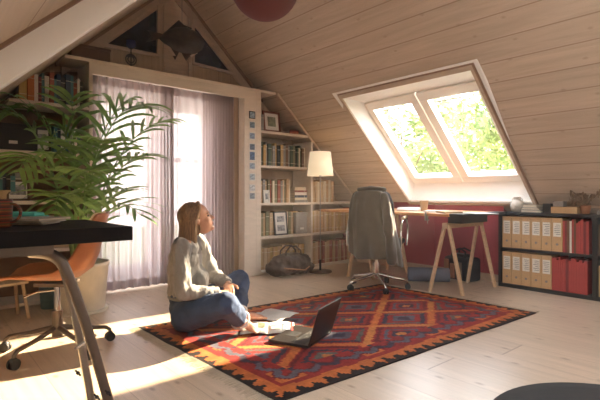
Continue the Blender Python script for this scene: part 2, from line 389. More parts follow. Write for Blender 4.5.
# ---- skylight
GH = .25
def zg(x): return zr(x)+GH
WX0, WX1, WY0, WY1 = 3.78, 4.70, 1.98, 3.33
hc = [Vector((HX0, HY0, zr(HX0))), Vector((HX0, HY1, zr(HX0))), Vector((HX1, HY1, zr(HX1))), Vector((HX1, HY0, zr(HX1)))]
wc = [Vector((WX0, WY0, zg(WX0))), Vector((WX0, WY1, zg(WX0))), Vector((WX1, WY1, zg(WX1))), Vector((WX1, WY0, zg(WX1)))]
ow = [p+(p-Vector(((HX0+HX1)/2, (HY0+HY1)/2, p.z)))*.12 for p in wc]; oh = [p+(p-Vector(((HX0+HX1)/2, (HY0+HY1)/2, p.z)))*.12 for p in hc]
sk = MB()
for i in range(4):
    j = (i+1) % 4; a, b_, c_, d_ = hc[i], hc[j], wc[j], wc[i]; e_, f_, g_, h_ = oh[i], oh[j], ow[j], ow[i]
    up = Vector((0,0,.05))
    sk.add([a, b_, c_, d_, e_+up, f_+up, g_, h_], [(0,1,2,3), (7,6,5,4), (0,4,5,1), (3,2,6,7)])
lining = struct(sk, 'window_3', 'reveal')
# casing around the opening, on the slope
NRM = Vector((SL, 0, 1)).normalized()
cs = MB()
def onslope(x0, x1, y0, y1, t0, t1, zf=zr, mb=None):
    v = []
    for t in (t0, t1):
        for (x, y) in ((x0,y0),(x1,y0),(x1,y1),(x0,y1)): v.append(Vector((x, y, zf(x)))+NRM*t)
    mb.add(v, [(0,3,2,1),(4,5,6,7),(0,1,5,4),(1,2,6,5),(2,3,7,6),(3,0,4,7)])
cw = .032
onslope(HX0-cw, HX0, HY0-cw, HY1+cw, -.02, .02, mb=cs); onslope(HX1, HX1+.06, HY0-cw, HY1+cw, -.02, .02, mb=cs)
onslope(HX0, HX1, HY0-cw, HY0, -.02, .02, mb=cs); onslope(HX0, HX1, HY1, HY1+cw, -.02, .02, mb=cs)
cs.build('window_casing', 'trimwood', parent=lining, off=Vector((0,0,0)), bevel=.003)
ba = MB(); onslope(HX0-cw-.012, HX1+.05, HY0-cw-.014, HY0-cw, -.024, .0, mb=ba); onslope(HX0-cw-.012, HX0-cw, HY0-cw, HY1+cw, -.012, .0, mb=ba)
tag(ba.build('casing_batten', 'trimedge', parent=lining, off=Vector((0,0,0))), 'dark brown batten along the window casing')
NRL = Vector((-SL, 0, 1)).normalized()
def onleft(x0, x1, y0, y1, t0, t1, mb):
    v = []
    for t in (t0, t1):
        for (x, y) in ((x0,y0),(x1,y0),(x1,y1),(x0,y1)): v.append(Vector((x, y, zl(x)))+NRL*t)
    mb.add(v, [(0,3,2,1),(4,5,6,7),(0,1,5,4),(1,2,6,5),(2,3,7,6),(3,0,4,7)])
lw = MB(); k = .07
onleft(KX0, KX0+k, KY0, KY1, .02, .14, lw); onleft(KX1-k, KX1, KY0, KY1, .02, .14, lw); onleft(KX0+k, KX1-k, KY0, KY0+k, .02, .14, lw); onleft(KX0+k, KX1-k, KY1-k, KY1, .02, .14, lw); onleft(KX0+k, KX1-k, -.28, -.20, .02, .14, lw)
lwo = struct(lw, 'added_fill_skylight', 'frame')  # unseen skylight behind the viewpoint, added as a source of fill light
lg = MB(); onleft(KX0+k, KX1-k, KY0+k, KY1-k, .09, .096, lg); lg.build('pane', 'glass', parent=lwo, off=Vector((0,0,0)))
for (ya, yb, ka, kb) in ((WY0, 2.665, .07, .09), (2.675, WY1, .09, .07)):
    fr = MB(); k = .075
    onslope(WX0, WX0+k, ya, yb, -.03, .05, zg, fr); onslope(WX1-k*.9, WX1, ya, yb, -.03, .05, zg, fr)
    onslope(WX0+k, WX1-k*.9, ya, ya+ka, -.03, .05, zg, fr); onslope(WX0+k, WX1-k*.9, yb-kb, yb, -.03, .05, zg, fr)
    fo = fr.build('window_sash', 'frame', parent=lining, off=Vector((0,0,0)), bevel=.006)
    gl = MB(); onslope(WX0+k, WX1-k*.9, ya+ka, yb-kb, .01, .016, zg, gl); gl.build('pane', 'glass', parent=fo, off=Vector((0,0,0)))
    hb = MB().cyl(Vector((WX0+.09, ya+.2, zg(WX0+.09)))-NRM*.045, Vector((WX0+.09, yb-.2, zg(WX0+.09)))-NRM*.045, .008)
    hb.build('handle_bar', 'frame', parent=fo, off=Vector((0,0,0)))
sill = MB().box(HX1-.035, HX1+.012, HY0-.03, HY1+.03, zr(HX1)+.012, zr(HX1)+.032)
struct(sill, 'trim_13', 'white', bevel=.004)

# ---- glazed balcony door in the gable
dr = MB(); y0, y1 = YB+.06, YB+.12
dr.box(DX0, DX0+.06, YB, YB+.16, 0, DZ1); dr.box(DX1-.06, DX1, YB, YB+.16, 0, DZ1); dr.box(DX0+.06, DX1-.06, YB, YB+.16, DZ1-.05, DZ1); dr.box(DX0+.06, DX1-.06, YB, YB+.16, 0, .05)
door = struct(dr, 'door_1', 'white', bevel=.004)
for (a, b_) in ((DX0+.065, 1.978), (1.982, DX1-.065)):
    lf = MB(); k = .075
    lf.box(a, a+k, y0, y1, .06, DZ1-.06); lf.box(b_-k, b_, y0, y1, .06, DZ1-.06)
    for (za, zb) in ((.06, .20), (.70, .75), (1.28, 1.33), (DZ1-.135, DZ1-.06)): lf.box(a+k, b_-k, y0, y1, za, zb)
    lo = lf.build('door_leaf', 'white', parent=door, off=Vector((0,0,0)), bevel=.003)
    MB().box(a+k-.01, b_-k+.01, y0+.027, y0+.033, .19, DZ1-.13).build('pane', 'glass', parent=lo, off=Vector((0,0,0)))
hd = MB().box(1.95, 1.97, y0-.01, y0, .95, 1.08); hd.cyl((1.96, y0-.045, 1.03), (1.96, y0, 1.03), .008); hd.cyl((1.96, y0-.045, 1.03), (1.86, y0-.045, 1.03), .008)
hd.build('door_handle', 'steel', parent=door, off=Vector((0,0,0)))

# ================================================================== shelving on the gable
YS = 4.27
def slope_top(x, m=.012): return min(2.13, (zr(x) if x > RX else zl(x))-m)
# header board over the curtain, running the full width
hdr = thing('shelf_ledge', (2.0, YS, 2.03), 'long limewashed ledge board boxed across the gable above the curtain', 'ledge')
xa = (2.10-1.2)/SL+.02; xb = (5.2-2.13)/SL-.03
MB().box(1.0, xb, YS, YB-.05, 2.10, 2.13).build('top_board', 'shelf', hdr, bevel=.003)
MB().box(1.2, 3.06, YS+.002, YS+.032, 2.00, 2.10).build('fascia', 'shelf', hdr, bevel=.002)
# left unit
UL0, UL1 = XL+.05, 1.225
ul = thing('bookshelf', (.5, YS+.2, 0), 'tall limewashed bookshelf under the left roof slope behind the palm', 'bookshelf')
def clipped_panel(mb, x0, x1, y0, y1, z0=0):
    mb.prism([(x0, z0), (x1, z0), (x1, slope_top(x1)-.032), (x0, slope_top(x0)-.032)], 1, y0, y1)
p = MB(); clipped_panel(p, UL1-.03, UL1, YS, YB-.01); p.build('side_panel', 'shelf', ul, bevel=.002)
p = MB(); p.box(.38, .41, YS+.01, YB-.02, 0, zl(.38)-.03); p.build('side_panel', 'shelf', ul, bevel=.002)
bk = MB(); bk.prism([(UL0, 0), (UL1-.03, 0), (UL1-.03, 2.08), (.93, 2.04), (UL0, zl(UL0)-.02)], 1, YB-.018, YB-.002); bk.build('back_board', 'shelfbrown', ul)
LZ = [.045, .47, .875, 1.285, 1.70]
for z in LZ:
    x0 = max(UL0, (z+.04-1.2)/SL+.01)
    for (a, b_) in (((x0, .38), (.41, UL1-.03)) if x0 < .36 else ((max(x0, .0) if x0 < .41 else x0, UL1-.03),)):
        if b_-a > .02: MB().box(max(a, x0), b_, YS+.004, YB-.02, z-.03, z).build('shelf', 'shelf', ul, bevel=.002)
# right unit
ur = thing('bookshelf', (3.7, YS+.2, 0), 'limewashed bookshelf stepping down under the right roof slope behind the floor lamp', 'bookshelf')
UR0 = 3.06
p = MB(); p.box(2.99, UR0, YS, YB-.01, 0, 2.10); p.build('side_panel', 'shelf', ur, bevel=.002)
MB().box(2.83, 2.99, YS, YS+.03, 0, 2.0).build('front_panel', 'shelf', ur, bevel=.002)
p = MB(); p.box(3.83, 3.86, YS, YB-.02, 0, zr(3.86)-.02); p.build('side_panel', 'shelf', ur, bevel=.002)
bk = MB(); bk.prism([(UR0, 0), (XR-.02, 0), (XR-.02, zr(XR)-.04), (UR0, min(2.09, zr(UR0)-.04)), ], 1, YB-.018, YB-.002); bk.build('back_board', 'shelfback', ur)
RZS = [.03, .435, .825, 1.262, 1.665]
for z in RZS:
    xe = min(XR-.03, (5.2-z)/SL-.02)
    MB().box(UR0, min(3.83, xe), YS+.003, YB-.02, z-.028, z).build('shelf', 'shelf', ur, bevel=.002)
    if xe > 3.9: MB().box(3.86, xe, YS+.003, YB-.02, z-.028, z).build('shelf', 'shelf', ur, bevel=.002)
sc_ = MB(); rake(sc_, 3.30, 4.72, zr, .0, .035, YS-.004, YS+.03); sc_.build('scribe_strip', 'trimwood', ur)

# ================================================================== books
COLS = {'dark green': (.05,.08,.05), 'navy blue': (.03,.05,.10), 'black': (.02,.02,.02), 'brick red': (.32,.07,.04), 'ochre': (.48,.30,.10), 'cream': (.66,.58,.44),
        'grey': (.25,.24,.22), 'brown': (.16,.08,.04), 'orange': (.55,.17,.05), 'teal': (.06,.20,.22), 'white': (.72,.68,.62), 'tan': (.50,.32,.17), 'pale tan': (.58,.42,.26), 'maroon': (.20,.03,.03), 'olive': (.18,.16,.08)}
BM = {k: mat(k.replace(' ', '_')+'_book_cloth', v, .6, var=.1) for k, v in COLS.items()}
M['pages'] = mat('book_pages', (.66, .58, .45), .8, stretch=(40, 1, 1))
def book_mesh(t, dp, h, cm):
    mb = MB(); c = .0025
    mb.box(0, c, 0, dp, 0, h); mb.box(t-c, t, 0, dp, 0, h); mb.box(c, t-c, 0, c, 0, h); mb.box(c, t-c, c, dp-.004, .003, h-.004, 1)
    if t > .02: mb.box(-.0004, t+.0004, -.0006, 0, h*.78, h*.80, 1); mb.box(-.0004, t+.0004, -.0006, 0, h*.16, h*.175, 1)
    me = mb.mesh('book'); me.materials.append(BM[cm]); me.materials.append(M['pages']); return me
def row(x0, x1, y, z, hmax, pal, where, frm, seed, hvar=.25, tmin=.018, tmax=.042, group=None, skip=0, tilt=True):
    r = random.Random(seed); x = x0; n = 0; last = ''
    while n < 24:
        t = r.uniform(tmin, tmax); h = hmax*(1-r.random()*hvar); cn = r.choice([c for c in pal if c != last] or pal); last = cn
        if x+t > x1: break
        dp = min(.25, r.uniform(.15, .22))
        o = bpy.data.objects.new('book', book_mesh(t, dp, h, cn)); COL.objects.link(o)
        o.location = (x, y+r.uniform(0, .03), z)
        tall = 'tall' if h > hmax*.9 else ('short' if h < hmax*.82 else 'mid-height')
        tag(o, '%s %s book, %s from %s on %s' % ('thick' if t > (tmin+tmax)/2 else 'slim', cn, ORD[n], frm, where), 'book', group or ('books on '+where))
        x += t+.0015; n += 1
    return x
mix = ['dark green', 'navy blue', 'black', 'brick red', 'cream', 'grey', 'brown', 'teal', 'white', 'olive', 'maroon']
row(.78, 1.19, YS+.03, 1.70, .27, ['brick red', 'teal', 'grey', 'cream', 'navy blue', 'black', 'dark green', 'white', 'maroon'], 'the top left shelf', 'left', 11)
for (x, cn, h, w_) in ((.665, 'ochre', .29, .055), (.725, 'orange', .235, .048)):
    o = bpy.data.objects.new('book', book_mesh(w_, .2, h, cn)); COL.objects.link(o); o.location = (x, YS+.02, 1.70)
    tag(o, ('thick ochre book standing at the sloping end of the left top shelf' if cn == 'ochre' else 'thick orange book right beside the ochre one on the left top shelf'), 'book', 'books on the top shelf of the left bookshelf')
row(.92, 1.19, YS+.03, 1.285, .26, ['grey', 'white', 'teal', 'black', 'navy blue'], 'the second left shelf', 'left', 12)
row(.12, .36, YS+.03, .875, .27, ['navy blue', 'teal', 'grey', 'black'], 'the middle shelf left of the palm', 'left', 13)
row(.43, .70, YS+.03, .875, .26, ['navy blue', 'grey', 'teal', 'brown', 'black'], 'the middle shelf behind the palm', 'left', 14)
row(.45, .80, YS+.03, .47, .26, ['brown', 'maroon', 'tan'], 'the low shelf behind the swivel chair', 'left', 15)
row(3.065, 3.13, YS+.03, 1.665, .24, ['grey', 'teal'], 'the right top shelf beside the picture', 'left post', 21)
row(3.07, 3.80, YS+.03, 1.262, .285, ['dark green', 'black', 'olive', 'ochre', 'brown', 'grey', 'dark green', 'cream'], 'the second right shelf', 'left post', 22, .2, .02, .045)
row(3.07, 3.56, YS+.04, .825, .30, ['tan', 'brick red', 'grey', 'cream', 'olive', 'pale tan'], 'the third right shelf', 'left post', 23, .15, .022, .045)
row(3.07, 3.82, YS+.08, .435, .29, ['tan', 'pale tan', 'ochre', 'olive'], 'the fourth right shelf', 'left post', 24, .1, .03, .05)
row(3.07, 3.82, YS+.10, .03, .28, ['tan', 'pale tan', 'ochre'], 'the bottom shelf behind the leather bag', 'left post', 25, .1, .03, .05)
row(3.88, 4.30, YS+.04, .825, .30, ['pale tan', 'cream', 'tan'], 'the shelf right of the lamp shade', 'divider', 26, .15, .028, .045)
row(3.87, 4.60, YS+.04, .435, .29, ['tan', 'ochre', 'pale tan'], 'the middle shelf behind the lamp', 'divider', 27, .08, .03, .055)
row(3.87, 4.68, YS+.04, .03, .29, ['tan', 'pale tan', 'brick red'], 'the bottom shelf behind the lamp', 'divider', 28, .08, .03, .055)
# stack of lying books, third shelf right
z = .825
for i, (cn, t, l) in enumerate((('grey', .03, .21), ('cream', .028, .2), ('navy blue', .03, .2), ('white', .035, .19), ('maroon', .022, .2), ('cream', .04, .18))):
    o = bpy.data.objects.new('book', book_mesh(t, .17, l, cn)); COL.objects.link(o); o.rotation_euler = (0, pi/2, 0); o.location = (3.59, YS+.03, z+t)
    tag(o, '%s book lying flat, %s from the bottom of the right shelf stack' % (cn, ORD[i]), 'book', 'stack of lying books on the third right shelf'); z += t+.0012
z = 1.665
for i, (cn, t) in enumerate((('brick red', .022), ('maroon', .02))):
    o = bpy.data.objects.new('book', book_mesh(t, .16, .14, cn)); COL.objects.link(o); o.rotation_euler = (0, pi/2, 0); o.location = (3.50, YS+.02, z+t)
    tag(o, ('brick red book lying flat under the roof slope at the end of the top shelf' if i == 0 else 'maroon book lying on the brick red book at the end of the top shelf'), 'book', 'red books lying on the right top shelf'); z += t+.0012
# framed pictures
def picture(loc, w_, h, label, framec, art, lean=.12, mount=.2, split=False, rz=0, cat='picture frame'):
    t = thing('picture_frame', loc, label, cat, rz=rz); R = Matrix.Rotation(-lean, 4, 'X')
    b = .024 if w_ > .22 else .016; fr = MB()
    fr.box(-w_/2, w_/2, 0, .016, 0, b, T=R); fr.box(-w_/2, w_/2, 0, .016, h-b, h, T=R); fr.box(-w_/2, -w_/2+b, 0, .016, b, h-b, T=R); fr.box(w_/2-b, w_/2, 0, .016, b, h-b, T=R)
    fr.build('frame', framec, t, world=False)
    MB().box(-w_/2+b, w_/2-b, .006, .014, b, h-b, T=R).build('mount', 'paper', t, world=False)
    m_ = w_*mount
    if split:
        for (a, c) in ((.18, .42), (.56, .80)): MB().box(-w_/2+b+m_, w_/2-b-m_, .004, .006, h*a, h*c, T=R).build('print', art, t, world=False)
    else: MB().box(-w_/2+b+m_, w_/2-b-m_, .004, .006, h*.28, h*.74, T=R).build('print', art, t, world=False)
    MB().box(-.02, .02, .016, .03, .0, h*.55, T=R).build('strut', framec, t, world=False)
    return t
picture((3.27, YS+.06, 1.667), .25, .25, 'dark red framed picture with a green print on the right top shelf', 'redframe', 'photogreen', mount=.17)
picture((3.16, YS+.018, .827), .085, .15, 'small pale framed photo in front of the books on the third right shelf', 'paper', 'photogrey', mount=.1)
picture((3.39, YS+.035, .437), .20, .285, 'black framed pair of small photos on a white mount on the fourth right shelf', 'black', 'photogrey', split=True, mount=.15)
picture((.66, YS+.02, .877), .16, .17, 'brown wooden framed photo on the middle left shelf behind the palm', 'dwood', 'photogrey', mount=.05)
picture((.83, YS+.03, 1.287), .14, .2, 'grey framed picture standing on the second left shelf', 'black', 'photogrey', mount=.1)
# other shelf contents
def storebox(x0, x1, y0, y1, z0, z1, m_, label, name='storage_box'):
    t = thing(name, ((x0+x1)/2, (y0+y1)/2, z0), label, 'box')
    MB().box(x0, x1, y0, y1, z0, z1-.03).build('body', m_, t, bevel=.003); MB().box(x0-.004, x1+.004, y0-.004, y1+.004, z1-.03, z1).build('lid', m_, t, bevel=.003)
    MB().box((x0+x1)/2-.03, (x0+x1)/2+.03, y0-.006, y0-.001, z0+.05, z0+.075).build('label_holder', 'paper', t)
    return t
storebox(3.62, 3.80, YS+.04, YS+.26, .437, .70, 'boxgrey', 'grey card box on the fourth right shelf beside the black picture frame')
storebox(.14, .37, YS+.04, YS+.3, .472, .70, 'dwood', 'dark brown lidded box at the far left low shelf')
storebox(.83, 1.12, YS+.03, YS+.3, .472, .74, 'boxtan', 'kraft card box on the low shelf behind the palm pot')
storebox(.45, .80, YS+.03, YS+.3, 1.287, 1.50, 'bagdark', 'low black box standing in for the shade on the second left shelf')  # dark block put in the compartment in place of its shadow
bw = MB(); bw.lathe([(.035, 0), (.05, .005), (.085, .06), (.09, .07), (.082, .068), (.045, .015)], (.29+.0, YS+.13, .877)) 
# woven basket on the middle shelf
t = thing('basket', (.48, YS-.0+.0, .877), 'small round straw basket on the middle left shelf beyond the mug', 'basket')
t.location = (.55, YS+.10, .877)
for ob in list(bpy.data.objects):
    pass

# ================================================================== prints on the pillar
ys = [115, 125, 136, 147, 156, 166, 177, 188, 196]
names = ['black edged blue photo, topmost on the pillar beside the curtain', 'blue mountain snapshot, second from the top of the pillar', 'round blue snapshot, third from the top of the pillar', 'dark blue silhouette print, fourth down the pillar', 'deep blue water print, fifth down the pillar', 'pale blue print, sixth down the pillar', 'faded sketch like print, seventh down the pillar', 'faint round sketch print, eighth down the pillar', 'grey figure print, lowest on the pillar beside the curtain']
for i, y in enumerate(ys):
    X, Z = gx(252, y, YS); hh = .042 if i != 4 else .055
    t = thing('photo_print', (X, YS-.001, Z), names[i], 'photo', 'small prints in a column on the pillar')
    MB().box(-.042, .042, -.004, -.001, -hh, hh).build('border', 'black' if i == 0 else 'paper', t, world=False)
    c_ = [(.30,.38,.48),(.16,.22,.30),(.22,.30,.42),(.10,.13,.20),(.07,.13,.26),(.28,.36,.46),(.34,.40,.46),(.50,.52,.54),(.20,.24,.29)][i]
    mm = mat('print_tone', c_, .5, var=.5, scale=60)
    MB().box(-.032, .032, -.006, -.004, -hh+.01, hh-.01).build('image', mm, t, world=False)

# ================================================================== curtains
def curtain(x0, x1, dens, seed, label):
    t = thing('curtain', ((x0+x1)/2, 4.44, 0), label, 'curtain', 'sheer curtains over the balcony door')
    nx, nz = 260, 26; mb = MB(); v = []; r = random.Random(seed); ph = 0; xs = []; 
    for i in range(nx+1):
        s = i/nx; xs.append(s)
    cum = [0]
    for i in range(nx): cum.append(cum[-1]+dens((xs[i]+xs[i+1])/2))
    for k in range(nz+1):
        q = k/nz; z = 2.03-q*2.01
        for i in range(nx+1):
            s = xs[i]; X = x0+(x1-x0)*s; dn = dens(s); phase = cum[i]/cum[-1]*2*pi*dens.n
            amp = (.012+.014*min(1.6, dn))*(.55+.45*q)
            Y = 4.44+amp*sin(phase+.5*noise.noise(Vector((X*3, z*.7, seed))))+.012*noise.noise(Vector((X*6, z*1.3, seed+3)))*q
            X += .012*sin(phase*.5+z*1.1)*q
            if q > .94: Y -= (q-.94)*.6*(.5+.5*sin(phase*.7))
            v.append((X, Y, z))
    w = nx+1; mb.add(v, [(k*w+i, k*w+i+1, (k+1)*w+i+1, (k+1)*w+i) for k in range(nz) for i in range(nx)], 0, True)
    mb.build('voile', 'sheer', t)
    for k in (0, nz-1):
        hb = MB()
        vv = [tuple(Vector(v[k*w+i])+Vector((0, -.002, 0))) for i in range(w)]+[tuple(Vector(v[(k+1)*w+i])+Vector((0, -.002, 0))) for i in range(w)]
        hb.add(vv, [(i, i+1, w+i+1, w+i) for i in range(nx)], 0, True)
        hb.build('hem' if k else 'heading_tape', 'sheer', t)
class D1:
    n = 22
    def __call__(s, x): return 2.2 if x < .09 else (.7 if x < .62 else (.9 if x < .85 else 2.6))
class D2:
    n = 22
    def __call__(s, x): return 1.6 if x < .14 else (.6 if x < .5 else (1.8 if x < .62 else 3.0))
curtain(1.245, 2.06, D1(), 1, 'left sheer pinkish curtain hanging behind the palm')
curtain(2.03, 2.79, D2(), 5, 'right sheer pinkish curtain bunched beside the pillar, behind the seated person')
rl = MB().box(1.24, 2.82, 4.425, 4.455, 2.035, 2.05); rl.cyl((1.3, 4.44, 2.05), (1.3, 4.44, 2.098), .008); rl.cyl((2.7, 4.44, 2.05), (2.7, 4.44, 2.098), .008)
tag(rl.build('curtain_track', 'white'), 'slim white curtain track under the ledge', 'curtain track')

# ================================================================== on the ledge
t = thing('wooden_box', (1.22, 4.40, 2.131), 'old brown wooden box on the left end of the ledge', 'box')
MB().box(-.16, .17, -.09, .09, 0, .10).build('body', 'dwood', t, world=False, bevel=.004); MB().box(-.165, .175, -.095, .095, .10, .125).build('lid', 'dwood', t, world=False, bevel=.004)
X, Z = gx(131, 52, 4.36)
t = thing('candle_holder', (X, 4.36, 2.131), 'curled black iron candle holder with a blue glass cup on the ledge', 'candle holder')
ir = MB(); zc = .085
for (cx_, cz_, r_, n_) in ((0, zc, .05, 1.0), (0, zc, .03, 1.0)):
    ir.tube([(cx_+r_*cos(a), 0, cz_+r_*sin(a)) for a in [2*pi*k/20 for k in range(20)]], .006, 6, closed=True)
ir.tube([(0, 0, .0), (0, 0, zc*2+.02)], .006, 6); ir.tube([(-.05, 0, .1), (.0, 0, .13), (.05, 0, .1)], .005, 6); ir.lathe([(.045, 0), (.05, .006), (.01, .015)], (0, 0, 0), 18)
ir.build('stand', 'iron', t, world=False)
M['blueglass'] = mat('dark_blue_glass', (.05, .06, .16), .2)
MB().lathe([(.02, zc*2+.02), (.045, zc*2+.04), (.05, zc*2+.09), (.044, zc*2+.088), (.02, zc*2+.03)], (0, 0, 0), 20).build('cup', 'blueglass', t, world=False)

# fish of metal hanging in front of the gable
def fish():
    c0 = at(182, 41, 4.3); t = thing('fish_ornament', c0, 'dark bronze fish ornament hung from the ridge before the gable', 'ornament')
    U = cam(1, 0, 0).normalized(); V = Vector((0,0,1)); W = U.cross(V).normalized()
    s = 4.3/FPX; rt = Matrix((U, W, V)).transposed()
    P = lambda px, py, w=0: U*((px-182)*s)+V*((41-py)*s)+W*w
    ol = [(159, 37), (166, 31), (176, 27), (187, 27), (197, 32), (203, 38), (205, 44), (202, 50), (195, 54), (185, 54), (175, 51), (166, 45), (159, 39)]
    mb = MB(); v = []; n = len(ol); cx, cy = 184, 41
    rings = [(1, 0), (.85, .045), (.6, .07), (.3, .082)]
    for sg in (1, -1):
        for (k, w) in rings: v += [P(cx+(a-cx)*k, cy+(b-cy)*k, sg*w) for (a, b) in ol]
        v.append(P(cx, cy, sg*.086))
    fs = []; o_ = 0
    for sg in (0, 1):
        for q in range(3): fs += [(o_+q*n+i, o_+q*n+(i+1) % n, o_+(q+1)*n+(i+1) % n, o_+(q+1)*n+i) for i in range(n)]
        fs += [(o_+3*n+i, o_+3*n+(i+1) % n, o_+4*n) for i in range(n)]; o_ += 4*n+1
    mb.add(v, fs, 0, True).build('body', 'bronze', t, world=False)
    def fin(name, pts, m_, th=.012):
        mb = MB(); n = len(pts); v = [P(*q)-W*th/2 for q in pts]+[P(*q)+W*th/2 for q in pts]
        mb.add(v, [tuple(range(n))[::-1], tuple(range(n, 2*n))]+[(i,(i+1) % n,(i+1) % n+n,i+n) for i in range(n)]); return mb.build(name, m_, t, world=False, bevel=.002)
    fin('dorsal_fin', [(163, 34), (171, 27), (179, 20), (184, 25), (192, 28), (188, 33)], 'bronze')
    fin('tail_fin', [(163, 34), (147, 30), (152, 36), (146, 42), (164, 38)], 'bronze')
    fin('belly_fin', [(165, 42), (175, 60), (179, 52), (174, 44)], 'bronze')
    fin('belly_fin', [(180, 50), (186, 61), (192, 53)], 'bronze')
    tag(fin('fin_highlight', [(163, 40), (173, 56), (176, 56), (166, 40)], 'bronzeglint', .02), 'pale strip painted as the highlight on the fin')  # pale strip laid on as a highlight
    tag(MB().tube([P(185, 52, -.05), P(190, 54, -.06), (P(196, 51, -.05))], .008, 6).build('jaw', 'bronzeglint', t, world=False), 'pale strip painted as the highlight on the jaw')  # highlight along the jaw, laid on as a pale tube
    MB().ball(P(199, 37, -.05), .014, 10).build('eye', 'bronzeglint', t, world=False)
    wp = c0+Vector((0,0,.14)); MB().cyl((0,0,.12), (0,0,zr(c0.x)-c0.z if c0.x > RX else zl(c0.x)-c0.z), .002, n=6).build('wire', 'iron', t, world=False)
fish()

# ================================================================== red paper lantern
c0 = at(265, -13, 3.0); ztop = zl(c0.x) if c0.x < RX else zr(c0.x)
t = thing('pendant_lamp', c0, 'dark red round paper lantern hanging from the ceiling', 'lamp')
mb = MB(); prof = []
for i in range(0, 41):
    a = -pi/2+.12+(pi-.24)*i/40; r = .224*cos(a)*(1+.008*cos(i*pi)); prof.append((r, .215*sin(a)))
mb.lathe(prof, (0,0,0), 40); mb.build('shade', 'lantern', t, world=False)
MB().cyl((0,0,.21), (0,0,ztop-c0.z-.03), .004, n=8).build('cord', 'iron', t, world=False)
MB().lathe([(.045, ztop-c0.z-.045), (.045, ztop-c0.z-.02), (.02, ztop-c0.z+.03)], (0,0,0), 20).build('ceiling_rose', 'white', t, world=False)

